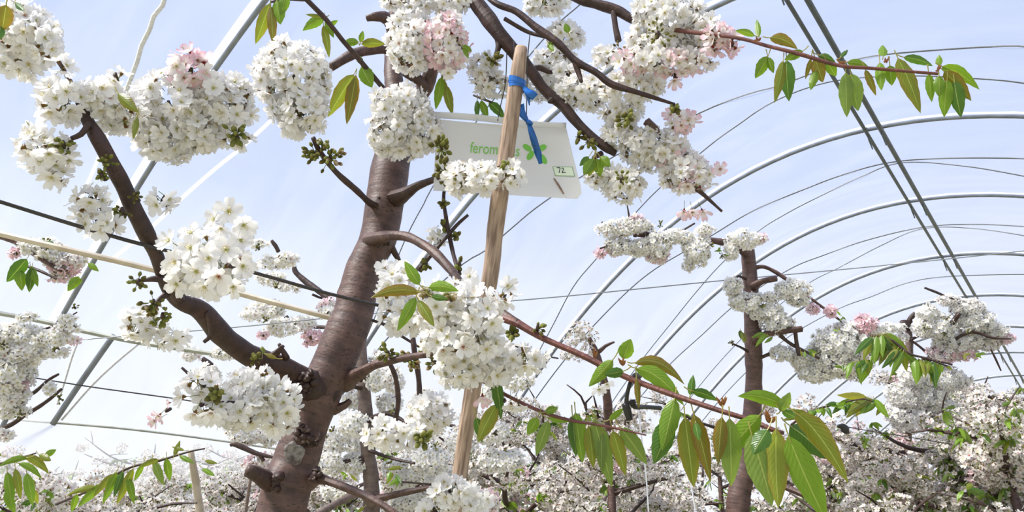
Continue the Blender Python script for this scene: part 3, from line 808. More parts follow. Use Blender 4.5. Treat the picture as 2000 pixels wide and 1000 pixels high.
# ------------------------------------------------------------------ stake, tape and pheromone trap
stk = [(1018, 96, 1.52, 26), (1010, 150, 1.51, 29), (1000, 220, 1.50, 31), (990, 290, 1.49, 32), (978, 370, 1.48, 34), (968, 440, 1.47, 33), (960, 520, 1.46, 32),
       (945, 620, 1.45, 32), (930, 720, 1.44, 32), (912, 830, 1.43, 31), (898, 925, 1.42, 31), (880, 1050, 1.40, 32)] + grounded(868, 1130, 1.39, 32, (-.08, -.04))[::-1]
w = [P(a, b, d) for a, b, d, _ in stk]
mb = MB(); tube(mb, w, [x[3] * x[2] / F / 2 for x in stk], 11, .02, .055)
stake = tag(link('wooden_stake', mb.mesh('wooden_stake', WOOD, w[0]), None, w[0]), 'rough split wooden stake standing in front of the white trap with blue tape', 'stake')
mb = MB(); tube(mb, [P(1019, 91, 1.52), P(1018, 97, 1.52)], [.0115, .0137], 11, .004, .06)
tag(link('stake_top', mb.mesh('stake_top', ENDW, w[0]), stake, w[0]), 'paler freshly cut top end')
mb = MB(); tube(mb, [P(971, 326, 1.465), P(985, 322, 1.455), P(1000, 322, 1.46)], [.0012, .0018, .001], 6, .004)
link('tie_wire', mb.mesh('tie_wire', WIRE, w[0]), stake, w[0])

def ribbon(mb, pts, wd, side=None, th=.0006):
    c, r = spline([P(*p) for p in pts], wd, .006)
    t = np.gradient(c, axis=0)
    V = []
    for i in range(len(c)):
        vw = nrm(EYE - c[i]); s = nrm(np.cross(t[i], vw)); nn = nrm(np.cross(s, t[i]))
        a = .5 * math.sin(i * .55); s2 = s * math.cos(a) + nn * math.sin(a); n2 = np.cross(s2, nrm(t[i]))
        for k, l in ((-1, -1), (1, -1), (1, 1), (-1, 1)): V.append(c[i] + s2 * k * r[i] + n2 * l * th)
    q = [(i * 4 + j, i * 4 + (j + 1) % 4, i * 4 + 4 + (j + 1) % 4, i * 4 + 4 + j) for i in range(len(c) - 1) for j in range(4)]
    q += [(0, 1, 2, 3), tuple(len(V) - 4 + j for j in range(4))]
    mb.add(V, q)
mb = MB()
cs = P(1009.5, 165, 1.508); ax = nrm(P(1010, 150, 1.51) - P(1000, 220, 1.50)); e1 = nrm(np.cross(ax, FW)); e2 = np.cross(ax, e1)
for k in range(3):
    ring = [cs + ax * ((k - 1) * .0065 + .004 * math.sin(t + k)) + (e1 * math.cos(t) + e2 * math.sin(t)) * (.0172 + .0006 * k) for t in np.linspace(0, 2 * math.pi, 25)]
    V = []
    for p in ring: V += [p - ax * .0055, p + ax * .0055]
    mb.add(V, [(2 * j, 2 * j + 1, 2 * j + 3, 2 * j + 2) for j in range(24)])
tape = tag(link('blue_tape', mb.mesh('blue_tape', BLUE, cs), None, cs), 'bright blue tie tape wound round the wooden stake near its top', 'tape')
mb = MB(); ribbon(mb, [(1022, 168, 1.488), (1029, 178, 1.485), (1038, 184, 1.485), (1045, 190, 1.49)], [.003, .007, .009, .008])
ribbon(mb, [(1024, 172, 1.488), (1031, 184, 1.487), (1034, 206, 1.49)], [.003, .006, .001]); link('tape_end', mb.mesh('tape_end', BLUE, cs), tape, cs)
mb = MB(); c0 = P(1030, 235, 1.51)
ribbon(mb, [(1014, 205, 1.51), (1020, 222, 1.505), (1033, 240, 1.50)], [.010, .008, .003])
ribbon(mb, [(1032, 238, 1.50), (1038, 258, 1.50), (1045, 280, 1.505), (1051, 300, 1.51), (1056, 320, 1.515)], [.004, .0065, .0075, .007, .004])
b2 = tag(link('blue_tape', mb.mesh('blue_tape', BLUE, c0), None, c0), 'blue tape tail hanging over the green emblem of the white trap', 'tape')
mb = MB(); tube(mb, [P(1027, 236, 1.50), P(1033, 238, 1.493), P(1039, 242, 1.50)], [.003, .0045, .003], 8, .003, .1); link('knot', mb.mesh('knot', BLUE, c0), b2, c0)

# the trap: a folded tent of white plastic; front panel, rear panel, folded ridge
TL, TR, BR, BL_ = P(852, 232, 1.64), P(1106, 250, 1.62), P(1141, 389, 1.57), P(846, 372, 1.60)
def panel_pt(u, v):
    p = (TL * (1 - u) + TR * u) * (1 - v) + (BL_ * (1 - u) + BR * u) * v
    return p + NP * (-.010 * math.sin(math.pi * u) * (1 - v) - .004 * math.sin(math.pi * v))
NP = nrm(np.cross(TR - TL, BL_ - TL)); NP = NP if np.dot(NP, EYE - TL) > 0 else -NP
def panel(fn, nu, nv, th):
    mb = MB()
    V = [fn(i / nu, j / nv) for j in range(nv + 1) for i in range(nu + 1)]
    V2 = [p - NP * th for p in V]
    m = nu + 1; o = len(V)
    q = [(j * m + i, j * m + i + 1, (j + 1) * m + i + 1, (j + 1) * m + i) for j in range(nv) for i in range(nu)]
    q += [(a + o, d_ + o, c_ + o, b_ + o) for a, b_, c_, d_ in q]
    ed = [(i, i + 1) for i in range(nu)] + [(nv * m + i + 1, nv * m + i) for i in range(nu)] + [((j + 1) * m, j * m) for j in range(nv)] + [(j * m + nu, (j + 1) * m + nu) for j in range(nv)]
    q += [(b_, a, a + o, b_ + o) for a, b_ in ed]
    mb.add(V + V2, q)
    return mb
root = thing('pheromone_trap', 'white folded plastic insect trap with green lettering hanging behind the stake', 'trap', TL)
def rounded(u, v):
    if u > .94 and v > .86: u = .94 + (u - .94) * (1 - .75 * ((v - .86) / .14) ** 2)
    return panel_pt(u, v)
link('front_panel', panel(rounded, 24, 12, .0015).mesh('front_panel', TRAP, TL, smooth=False), root, TL)
back = nrm(np.array([FW[0], FW[1], 0]))
def rear(u, v):
    v = v * .45
    return (TL * (1 - u) + TR * u) * (1 - v) + ((BL_ * (1 - u) + BR * u) + back * .10 + np.array([0, 0, .05])) * v - NP * .006
link('rear_flap', panel(rear, 8, 6, .0015).mesh('rear_flap', TRAP, TL, smooth=False), root, TL)
def fold(u, v):
    p = panel_pt(u, 0) - NP * .004 + UP * (.003 + .012 * (1 - v)) + NP * (.012 * math.sin(math.pi * (.15 + .85 * v)))
    return p + UP * .004 * math.sin(u * 5)
link('ridge_fold', panel(fold, 20, 4, .001).mesh('ridge_fold', TRAP, TL), root, TL)
# printing on the front panel
def uv_at(px, py):
    d = ray(px, py); best = None
    A = np.stack([TR - TL, BL_ - TL, -d], 1)
    s = np.linalg.solve(A, EYE - TL)
    u, v = s[0], s[1]
    for _ in range(12):
        p = panel_pt(u, v); r_ = p - EYE; t = np.dot(r_, d) / np.dot(d, d); er = r_ - d * t
        J = np.stack([(panel_pt(u + 1e-4, v) - p) / 1e-4, (panel_pt(u, v + 1e-4) - p) / 1e-4, -d], 1)
        s = np.linalg.lstsq(J, -er, rcond=None)[0]; u += s[0]; v += s[1]
    return u, v
def on_panel(px, py, lift=.001):
    return panel_pt(*uv_at(px, py)) + NP * lift
def flat(name, polys, mat, lift=.0012):
    mb = MB()
    for poly in polys:
        V = [on_panel(a, b, lift) for a, b in poly]; c = sum(V) / len(V)
        n_ = len(V)
        mb.add(V + [c], None, [(n_, i, (i + 1) % n_) for i in range(n_)])
    return link(name, mb.mesh(name, mat, TL, smooth=False), root, TL)
def ell(cx, cy, a, b, rot, n=18):
    c, s = math.cos(rot), math.sin(rot)
    return [(cx + a * math.cos(t) * c - b * math.sin(t) * s, cy + a * math.cos(t) * s + b * math.sin(t) * c) for t in np.linspace(0, 2 * math.pi, n + 1)[:-1]]
for q in (ell(1030, 289, 10, 5.5, .6), ell(1036, 304, 10, 5.8, -.95), ell(1043, 282, 9, 5.5, 1.25), ell(1059, 289, 9, 5.8, -.5), ell(1061, 311, 11, 5.8, 1.0)):
    flat('emblem_leaf', [q], GREEN)
flat('number_label', [[(1079, 325), (1118, 326), (1123, 345), (1084, 344)]], LABELB, .0010)
flat('number_paper', [[(1080.5, 326.2), (1117, 327.2), (1121.6, 343.8), (1085, 342.8)]], LABELG, .0014)
def stroke(pts, wd):
    out = []
    for (a, b), (c, d) in zip(pts[:-1], pts[1:]):
        l = math.hypot(c - a, d - b); nx, ny = -(d - b) / l * wd, (c - a) / l * wd
        out.append([(a + nx, b + ny), (c + nx, d + ny), (c - nx, d - ny), (a - nx, b - ny)])
    return out
flat('handwritten_number', stroke([(1087, 328), (1094, 328), (1092, 338)], .8) + stroke([(1096.5, 330), (1099, 328.3), (1101, 330.5), (1097.5, 338), (1105, 337)], .8), INK, .0019)
flat('dry_scale', [[(1080, 349), (1084, 350), (1092, 361), (1098, 371), (1102, 379), (1100, 381), (1094, 372), (1087, 361)]], BROWN, .004)
# wordmark
fc = bpy.data.curves.new('wordmark', 'FONT')
fc.body = 'feromonas'
fc.extrude = 0.0
fc.materials.append(GREEN)
a0, a1, a2 = on_panel(917, 299, .0014), on_panel(1014, 306, .0014), on_panel(916, 276, .0014)
ex = nrm(a1 - a0); ey = nrm(a2 - a0 - ex * np.dot(a2 - a0, ex)); ez = np.cross(ex, ey)
fc.size = 1.0
fo = bpy.data.objects.new('wordmark', fc)
COL.objects.link(fo)
bpy.context.view_layer.update()
sx = np.linalg.norm(a1 - a0) / fo.dimensions.x
sy = np.linalg.norm(on_panel(917, 299) - on_panel(917, 277)) / .72
COL.objects.unlink(fo); bpy.data.objects.remove(fo)
# the lettering follows the bow of the panel: mesh of the font outlines laid on it
tmp = bpy.data.objects.new('wordmark', fc)
COL.objects.link(tmp)
bpy.context.view_layer.update()
me = bpy.data.meshes.new_from_object(tmp.evaluated_get(bpy.context.evaluated_depsgraph_get()))
COL.objects.unlink(tmp); bpy.data.objects.remove(tmp)
for vv in me.vertices:
    p = a0 + ex * vv.co.x * sx + ey * vv.co.y * sy
    d = p - EYE; pr = np.array([np.dot(d, RT), np.dot(d, UP), np.dot(d, FW)])
    q = on_panel(1000 + F * pr[0] / pr[2], 500 - F * pr[1] / pr[2], .0018)
    vv.co = Vector(q - TL)
me.materials.clear(); me.materials.append(GREEN)
link('wordmark', me, root, TL)
for lab, pts in (('thin hanger wire from the branch down to the left of the stake', [(990, 92, 1.62), (989, 135, 1.62), (986, 170, 1.62), (978, 205, 1.63), (972, 236, 1.635)]),
                 ('thin hanger wire rising from the top of the stake', [(1035, 66, 1.56), (1032, 96, 1.545), (1030, 130, 1.56), (1029, 180, 1.59), (1028, 243, 1.625)]),
                 ('short pale wire end standing on top of the stake', [(1003, 80, 1.53), (1005, 100, 1.52), (1004, 150, 1.525)])):
    w = [P(*p) for p in pts]; mb = MB(); tube(mb, w, .0011, 6, .02)
    tag(link('hanger_wire', mb.mesh('hanger_wire', WIRE, w[0]), None, w[0]), lab, 'wire', 'wires on the trap and stake')

# ------------------------------------------------------------------ the big cherry tree in front
def G(p):
    return np.array([p[0], p[1], 0.0])
T1 = Plant('big leaning brown cherry tree in front, its trunk crossed by the dark wire', G(P(500, 1330, 1.42)), lod='n', cap=300, seed=5)
def bmp(px, py, d, r, h):
    return (P(px, py, d), r, h)
trunk = T1.limb('trunk', grounded(520, 1110, 1.48, 100, (-.12, -.10)) + [(549, 1000, 1.52, 95), (578, 900, 1.56, 87), (602, 830, 1.58, 78), (628, 762, 1.60, 80), (655, 700, 1.62, 82),
    (676, 650, 1.64, 82), (692, 605, 1.66, 76), (706, 540, 1.69, 69), (722, 500, 1.71, 69), (739, 465, 1.73, 72), (751, 400, 1.76, 74), (762, 330, 1.80, 74), (776, 270, 1.84, 66), (792, 210, 1.88, 50)],
    BARK, 28, .012, .022,
    [bmp(588, 762, 1.55, .035, .014), bmp(575, 868, 1.50, .022, .010), bmp(532, 935, 1.5, .030, .013), bmp(614, 938, 1.52, .024, .010), bmp(735, 398, 1.72, .018, .006),
     bmp(783, 385, 1.74, .022, .007), bmp(735, 465, 1.68, .020, .008), bmp(690, 735, 1.60, .026, .010), bmp(660, 570, 1.66, .014, .004), bmp(645, 655, 1.62, .014, .004), bmp(642, 780, 1.60, .012, .004),
     bmp(683, 515, 1.70, .012, .004)])
mb = MB(); c = P(572, 888, 1.512); r_ = random.Random(9)
a = np.linspace(0, 2 * math.pi, 23)[:-1]
V = []
for q_, dz in ((1.0, .004), (.93, -.002), (.72, -.0005), (.45, .001), (.2, .0002)):
    for t in a:
        rr = .0205 * q_ * (1 + .10 * math.sin(3 * t + 1) + .07 * math.sin(5 * t) + r_.uniform(-.03, .03))
        sx_ = rr * math.cos(t)
        V.append(c + RT * sx_ + UP * rr * 1.25 * math.sin(t) + FW * (dz + 9 * sx_ * sx_))
mb.add(V + [c], [(k * 22 + j, k * 22 + (j + 1) % 22, (k + 1) * 22 + (j + 1) % 22, (k + 1) * 22 + j) for k in range(4) for j in range(22)], [(110, 88 + j, 88 + (j + 1) % 22) for j in range(22)])
tag(link('pruning_scar', mb.mesh('pruning_scar', SCAR, c), T1.root, c), 'pale grey healed pruning scar')
mb = MB(); c = P(590, 852, 1.51); r_ = random.Random(3)
for k in range(16):
    q = c + RT * r_.uniform(-.016, .016) + UP * r_.uniform(-.012, .014) + FW * r_.uniform(0, .008)
    tube(mb, [q, q - FW * r_.uniform(.004, .010) + UP * r_.uniform(-.004, .004)], [.006, .0035], 6, .004, .2, rng=r_)
link('bark_knot', mb.mesh('bark_knot', GREYB, c), T1.root, c)

B = T1.limb
left = B('branch', [(640, 770, 1.60, 70), (598, 752, 1.56, 60), (560, 722, 1.52, 46), (520, 706, 1.48, 42), (480, 690, 1.43, 44), (432, 652, 1.37, 42), (392, 606, 1.31, 38), (352, 588, 1.26, 32), (325, 556, 1.22, 26),
    (306, 500, 1.18, 28), (282, 448, 1.15, 33), (258, 402, 1.13, 32), (240, 360, 1.11, 31), (216, 316, 1.09, 29), (192, 272, 1.08, 29), (170, 234, 1.09, 24), (150, 190, 1.10, 12), (134, 152, 1.12, 8), (108, 112, 1.15, 8), (80, 74, 1.17, 9), (40, 20, 1.17, 10), (10, -20, 1.17, 10)], DARKB, 14, .012, .06)
B('spur', [(405, 610, 1.30, 12), (412, 652, 1.33, 10), (398, 668, 1.33, 7)], seg=7)
B('spur', [(352, 588, 1.24, 20), (322, 548, 1.2, 15), (275, 548, 1.18, 8), (252, 552, 1.17, 5)], rough=.25)
B('spur', [(330, 570, 1.22, 14), (312, 585, 1.2, 12), (300, 600, 1.18, 8)], rough=.25)
B('spur', [(175, 240, 1.07, 12), (158, 262, 1.06, 10), (140, 270, 1.06, 8)], rough=.25)
B('spur', [(520, 700, 1.48, 16), (540, 690, 1.47, 14), (552, 676, 1.46, 8)], rough=.25)
B('spur', [(560, 700, 1.5, 14), (545, 672, 1.48, 8)], rough=.2)
B('spur', [(590, 770, 1.52, 20), (545, 790, 1.35, 14), (500, 790, 1.2, 10), (440, 785, 1.14, 6), (395, 790, 1.13, 4)])
B('pruned_stub', [(548, 958, 1.52, 52), (522, 940, 1.49, 34), (500, 925, 1.46, 28), (482, 918, 1.45, 22)], DARKB, 10, .008, .09)
B('branch', [(805, 130, 1.90, 26), (775, 100, 1.86, 22), (735, 96, 1.82, 21), (690, 106, 1.79, 20), (646, 131, 1.76, 17)], BARK, 10)
B('leader', [(785, 240, 1.86, 52), (772, 180, 1.90, 36), (766, 120, 1.95, 32), (770, 60, 2.0, 30), (778, -30, 2.05, 28)], BARK, 12)
B('pruned_stub', [(772, 70, 1.97, 26), (757, 38, 1.93, 26), (738, 32, 1.9, 18), (716, 36, 1.89, 11)], BARK, 9, .008, .12)
B('leader', [(790, 235, 1.84, 46), (815, 190, 1.80, 32), (832, 168, 1.77, 30), (848, 120, 1.74, 28), (880, 50, 1.72, 30), (905, -40, 1.7, 32), (930, -120, 1.68, 34)], BARK, 12)
B('pruned_stub', [(832, 168, 1.76, 22), (812, 152, 1.73, 24), (790, 138, 1.71, 20)], BARK, 9, .008, .12)
shoot = B('leafy_shoot', [(798, 250, 1.80, 14), (775, 205, 1.74, 10), (748, 172, 1.70, 10), (708, 124, 1.66, 10), (672, 82, 1.62, 10), (640, 42, 1.58, 10), (598, -2, 1.54, 10), (560, -40, 1.5, 9)], TWIGB, 8)
left_up = B('leafy_shoot', [(598, -2, 1.54, 9), (560, -2, 1.5, 7), (530, 4, 1.48, 5)], TWIGB, 7)
B('twig', [(742, 404, 1.73, 20), (722, 396, 1.69, 14), (690, 366, 1.62, 13), (655, 335, 1.58, 11), (625, 296, 1.55, 10), (611, 268, 1.54, 8)], rough=.14)
B('twig', [(772, 388, 1.73, 34), (796, 376, 1.69, 24), (818, 362, 1.66, 15), (850, 350, 1.62, 12), (884, 340, 1.58, 9)], rough=.14)
curve = B('branch', [(715, 470, 1.71, 30), (748, 463, 1.64, 26), (770, 460, 1.60, 19), (800, 464, 1.56, 18), (842, 488, 1.50, 18), (878, 524, 1.44, 18), (906, 562, 1.36, 17), (940, 592, 1.28, 16), (968, 604, 1.22, 17), (1012, 631, 1.18, 16)], BARK, 10)
long_ = B('leafy_shoot', [(965, 600, 1.22, 17), (985, 620, 1.20, 18), (1012, 632, 1.18, 16), (1060, 660, 1.16, 13), (1130, 691, 1.14, 12.5), (1220, 735, 1.11, 12), (1300, 766, 1.08, 11), (1400, 800, 1.04, 10.5), (1470, 822, 1.02, 10), (1505, 838, 1.0, 11), (1530, 846, 1.0, 7)], SHOOT, 9, rough=.05)
low = B('leafy_shoot', [(905, 745, 1.25, 8), (942, 745, 1.22, 7), (985, 770, 1.20, 7.5), (1050, 801, 1.18, 7), (1110, 820, 1.16, 6.5), (1180, 832, 1.15, 5), (1262, 850, 1.14, 3)], SHOOT, 7, rough=.05)
B('twig', [(896, 330, 1.66, 6), (868, 372, 1.62, 7), (872, 430, 1.60, 9), (884, 490, 1.58, 8), (897, 535, 1.5, 9)])
B('twig', [(818, 528, 1.56, 14), (836, 505, 1.57, 10), (866, 470, 1.58, 8), (892, 440, 1.6, 7), (914, 420, 1.61, 5)], rough=.2)
B('pruned_stub', [(756, 470, 1.72, 20), (770, 492, 1.72, 14), (780, 510, 1.72, 8)], rough=.2)
B('branch', [(672, 745, 1.62, 44), (698, 732, 1.58, 26), (730, 714, 1.54, 17), (775, 702, 1.50, 14), (820, 694, 1.46, 13), (860, 688, 1.43, 15)], BARK, 10)
B('twig', [(806, 650, 1.55, 8), (810, 690, 1.54, 10), (818, 740, 1.54, 12), (820, 775, 1.54, 12)], rough=.18)
B('twig', [(756, 700, 1.60, 9), (772, 735, 1.60, 10), (778, 780, 1.60, 11), (772, 822, 1.60, 10)], rough=.18)
B('branch', [(590, 945, 1.55, 44), (622, 935, 1.52, 24), (650, 943, 1.49, 16), (700, 962, 1.45, 15), (745, 985, 1.42, 13), (790, 1015, 1.4, 12)], BARK, 10)
B('pruned_stub', [(650, 800, 1.60, 24), (672, 792, 1.6, 16), (684, 782, 1.6, 10)], BARK, 8, .008, .15)
B('twig', [(725, 625, 1.66, 6), (755, 636, 1.68, 7), (790, 660, 1.70, 6), (840, 690, 1.72, 4)])
B('twig', [(940, 648, 1.3, 4), (985, 665, 1.3, 5), (1040, 690, 1.34, 4), (1090, 700, 1.4, 3)])
def knot(px, py, d, s, n, seed, mat=DARKB):
    r = random.Random(seed); q0 = P(px, py, d); mb = MB()
    for k in range(n):
        q = q0 + RT * r.gauss(0, s * .45) + UP * r.gauss(0, s * .4) + FW * r.uniform(.004, .012)
        tube(mb, [q + FW * .006, q - FW * r.uniform(.001, .006) + RT * r.uniform(-.006, .006) + UP * r.uniform(-.006, .006)], [s * r.uniform(.3, .55), s * r.uniform(.1, .3)], 8, .003, .4, rng=r)
    link('bark_knot', mb.mesh('bark_knot', mat, q0), T1.root, q0)
knot(592, 853, 1.50, .022, 20, 11); knot(606, 868, 1.515, .014, 12, 12); knot(528, 948, 1.475, .020, 16, 13); knot(592, 752, 1.505, .026, 22, 1); knot(742, 470, 1.655, .016, 14, 2); knot(738, 400, 1.71, .012, 10, 3); knot(618, 936, 1.495, .014, 12, 4); knot(672, 655, 1.60, .010, 8, 5); knot(700, 735, 1.575, .014, 10, 6); knot(600, 735, 1.50, .016, 12, 7)
# upper right branches that hang back into the picture from above
up1 = B('branch', [(905, -40, 1.70, 30), (930, 5, 1.66, 30), (962, 48, 1.63, 30), (990, 85, 1.62, 28), (1030, 130, 1.62, 25), (1062, 174, 1.62, 23), (1098, 205, 1.61, 21), (1120, 232, 1.60, 20), (1150, 262, 1.59, 18), (1180, 286, 1.58, 17), (1202, 300, 1.58, 13)], DARKB, 11)
up2 = B('branch', [(915, -60, 1.7, 16), (960, 0, 1.60, 12), (1010, 24, 1.58, 13), (1050, 56, 1.56, 15), (1090, 84, 1.54, 16), (1125, 120, 1.53, 15), (1165, 142, 1.52, 13), (1195, 165, 1.51, 15), (1250, 182, 1.50, 9), (1318, 204, 1.49, 6)], DARKB, 9)
B('branch', [(1040, -60, 1.7, 28), (1125, -6, 1.62, 22), (1165, 8, 1.6, 20), (1205, 20, 1.58, 21), (1240, 40, 1.56, 17), (1290, 52, 1.53, 13)], DARKB, 9, rough=.08)
up3 = B('leafy_shoot', [(1270, 48, 1.54, 11), (1330, 60, 1.5, 9), (1440, 74, 1.40, 7), (1500, 90, 1.36, 7), (1560, 105, 1.33, 8), (1640, 128, 1.30, 8), (1700, 133, 1.28, 7), (1780, 140, 1.25, 6), (1832, 144, 1.24, 6)], SHOOT, 9, rough=.06)
B('twig', [(985, 36, 1.6, 8), (1030, 62, 1.6, 8), (1066, 72, 1.58, 7)])
B('spur', [(972, 70, 1.63, 14), (974, 90, 1.62, 11), (968, 108, 1.61, 8)])
B('spur', [(1198, 18, 1.58, 13), (1202, 52, 1.57, 11), (1208, 80, 1.56, 13)])
B('spur', [(1122, 118, 1.53, 13), (1130, 142, 1.53, 11), (1136, 160, 1.52, 7)])
B('spur', [(1065, 174, 1.62, 14), (1078, 195, 1.61, 13), (1072, 198, 1.6, 8)])
B('twig', [(1262, 236, 1.55, 16), (1278, 252, 1.55, 17), (1290, 268, 1.55, 12)], BARK)
B('twig', [(1355, 365, 1.52, 12), (1372, 378, 1.52, 8), (1410, 413, 1.52, 5)])
B('spur', [(1175, 300, 1.58, 12), (1160, 308, 1.57, 10), (1160, 318, 1.57, 7)])
B('twig', [(1035, 138, 1.63, 10), (1052, 132, 1.64, 12), (1070, 140, 1.65, 9), (1082, 142, 1.66, 6)], rough=.2)

C = T1.cluster
# left side, nearest to the viewer
C(48, 62, 62, 55, 1.14, 'wwwb'); C(40, 118, 58, 38, 1.16, 'w'); C(92, 80, 30, 42, 1.12, 'bw', label='pink tinged blossoms')
C(122, 128, 26, 24, 1.07, 'w', .7)
C(118, 196, 48, 46, 1.07, 'w', .8, .018); C(92, 300, 56, 48, 1.06, 'w', .9, .018); C(112, 345, 34, 24, 1.06, 'w', .8); C(68, 262, 26, 24, 1.06, 'w', .7)
C(196, 190, 46, 42, 1.10, 'wwb'); C(232, 216, 48, 50, 1.13, 'w'); C(226, 152, 28, 22, 1.1, 'w', .6)
C(330, 206, 84, 70, 1.22, 'w'); C(420, 205, 74, 68, 1.24, 'wwwb'); C(325, 265, 74, 58, 1.22, 'w'); C(395, 255, 52, 46, 1.22, 'w'); C(372, 142, 46, 34, 1.2, 'pbpb', label='pink opening blossoms on top'); C(372, 112, 26, 24, 1.2, 'p', .8)
C(462, 178, 40, 36, 1.25, 'w'); C(455, 272, 40, 22, 1.22, 'w', .9)
C(575, 150, 82, 76, 1.38, 'w', 1.1); C(588, 216, 64, 52, 1.36, 'w', 1.1)
C(178, 395, 36, 38, 1.08, 'w', .8, .018); C(190, 440, 50, 28, 1.08, 'w', .8, .018); C(318, 392, 30, 34, 1.08, 'w', .8, .018)
F1 = T1.face
T1.sprig([F1(447, 413, 1.0, (.15, .15), 'w', .0205, 2), F1(418, 428, 1.01, (-.8, .2), 'w', .018), F1(476, 440, 1.0, (.6, -.5), 'w', .018), F1(432, 446, 1.02, (-.2, -.9), 'w', .017)])
T1.sprig([F1(372, 484, 1.0, (-.2, .2), 'b', .020, 2), F1(342, 512, 1.0, (-.4, .0), 'b', .019, 0), F1(330, 470, 1.02, (-.6, .6), 'w', .018), F1(372, 455, 1.02, (0, .9), 'w', .018), F1(384, 530, .99, (.0, -.2), 'w', .020, 0), F1(345, 555, 1.01, (-.3, -.6), 'w', .019)])
T1.sprig([F1(442, 488, .99, (.2, .2), 'b', .021, 2), F1(474, 520, 1.0, (.7, -.1), 'w', .019), F1(428, 540, .985, (.1, -.5), 'b', .021, 1), F1(470, 470, 1.01, (.7, .6), 'w', .018), F1(400, 560, 1.0, (-.1, -.8), 'w', .019), F1(455, 560, 1.0, (.4, -.8), 'w', .018), F1(408, 505, .99, (0, .1), 'w', .019)])
C(405, 520, 84, 66, 1.05, 'wwb', .8, .018)
C(275, 635, 38, 40, 1.12, 'w', .8, .018); C(325, 660, 46, 26, 1.12, 'w', .8)
C(490, 760, 66, 46, 1.20, 'w', 1.0); C(540, 795, 48, 56, 1.22, 'w', 1.0); C(470, 800, 56, 46, 1.18, 'w', 1.0); C(395, 750, 42, 30, 1.15, 'w', .9); C(420, 800, 40, 36, 1.14, 'bw', .8)
T1.sprig([F1(380, 808, 1.10, (-.2, -1.0), 'b', .018), F1(412, 806, 1.10, (.2, -1.0), 'b', .018), F1(355, 775, 1.11, (-1, .1), 'w', .018)])
T1.sprig([F1(310, 812, 1.12, (-.6, -.9), 'p', .014), F1(302, 822, 1.13, (-.8, -.5), 'p', .014), F1(330, 787, 1.12, (-1.2, -.3), 'p', .008)])
# on and above the trunk
C(778, 212, 58, 52, 1.60, 'w', 1.1); C(770, 262, 56, 52, 1.60, 'w', 1.1); C(820, 246, 44, 64, 1.60, 'w', 1.1)
C(802, 96, 52, 54, 1.62, 'wwbb'); C(872, 84, 44, 66, 1.60, 'ppbb', label='pink double blossoms above the trunk'); C(800, 48, 40, 34, 1.64, 'bbw'); C(805, 4, 70, 24, 1.66, 'w'); C(880, 10, 40, 30, 1.66, 'w')
C(945, 135, 36, 34, 1.66, 'wb'); C(960, 168, 40, 28, 1.65, 'b'); C(1066, 8, 46, 28, 1.72, 'wb')
C(1100, 72, 46, 34, 1.72, 'w'); C(1085, 122, 50, 36, 1.72, 'w'); C(1050, 165, 36, 40, 1.70, 'w'); C(1110, 150, 36, 30, 1.66, 'w')
C(1140, 182, 58, 36, 1.62, 'w'); C(1238, 172, 68, 36, 1.55, 'w'); C(1180, 110, 30, 26, 1.6, 'w', .8)
C(1300, 36, 76, 54, 1.54, 'w', 1.15); C(1370, 62, 40, 42, 1.52, 'w', 1.1); C(1290, 92, 74, 36, 1.53, 'w', 1.1); C(1310, 122, 80, 28, 1.50, 'bbbp'); C(1240, 122, 40, 26, 1.51, 'bp'); C(1404, 76, 34, 34, 1.46, 'pbp', label='pink blossoms at the end of the white ball'); C(1430, 85, 20, 26, 1.43, 'p', .8)
C(1320, 150, 24, 20, 1.5, 'p', .7)
C(1215, 225, 44, 30, 1.58, 'w'); C(1212, 262, 42, 34, 1.58, 'w'); C(1262, 292, 56, 46, 1.57, 'w', 1.1); C(1310, 300, 48, 42, 1.55, 'wb'); C(1216, 362, 46, 38, 1.57, 'w'); C(1175, 342, 40, 26, 1.58, 'w', .9)
C(1330, 240, 36, 26, 1.53, 'bp', .9); C(1340, 340, 56, 42, 1.53, 'wbbp'); C(1405, 332, 18, 15, 1.5, 'p', .8)
T1.sprig([F1(1336, 412, 1.5, (-.4, -1.6), 'p'), F1(1352, 414, 1.49, (0, -1.6), 'p'), F1(1372, 412, 1.5, (.4, -1.5), 'p')])
C(900, 350, 36, 38, 1.47, 'w', .9); C(945, 345, 46, 34, 1.43, 'w', .8); C(1003, 346, 26, 30, 1.43, 'wb', .6)
# the middle, around the rosette
C(870, 600, 64, 60, 1.14, 'wwb', .9, .018); C(930, 612, 52, 64, 1.12, 'wwb', .9, .018); C(880, 665, 66, 44, 1.12, 'wb', .9, .018); C(940, 665, 50, 40, 1.12, 'w', .9); C(985, 574, 28, 34, 1.12, 'w', .7); C(900, 720, 58, 40, 1.16, 'w', .9); C(1010, 700, 66, 36, 1.18, 'w', .9)
C(775, 560, 42, 50, 1.24, 'w', .8, .018); C(800, 620, 62, 42, 1.24, 'w', .8, .018); C(960, 715, 48, 42, 1.18, 'w', .9); C(852, 462, 22, 22, 1.6, 'w', .6)
C(922, 546, 22, 24, 1.3, 'w', .5)
C(878, 958, 44, 34, 1.32, 'w', .9); C(925, 978, 40, 30, 1.33, 'wb', .9); C(850, 1000, 44, 26, 1.33, 'w', .9); C(745, 845, 42, 34, 1.34, 'w', .8); C(795, 850, 38, 30, 1.33, 'w', .8); C(838, 808, 52, 46, 1.5, 'w', .9)
T1.sprig([F1(942, 775, 1.17, (0, -1.5), 'p', .016), F1(998, 792, 1.17, (0, -1.5), 'b', .016), F1(1014, 796, 1.18, (.3, -1.4), 'b', .016)])
T1.sprig([F1(1170, 760, 1.5, (0, -1.2), 'b', .018), F1(1185, 750, 1.5, (.4, -1.0), 'b', .018)])
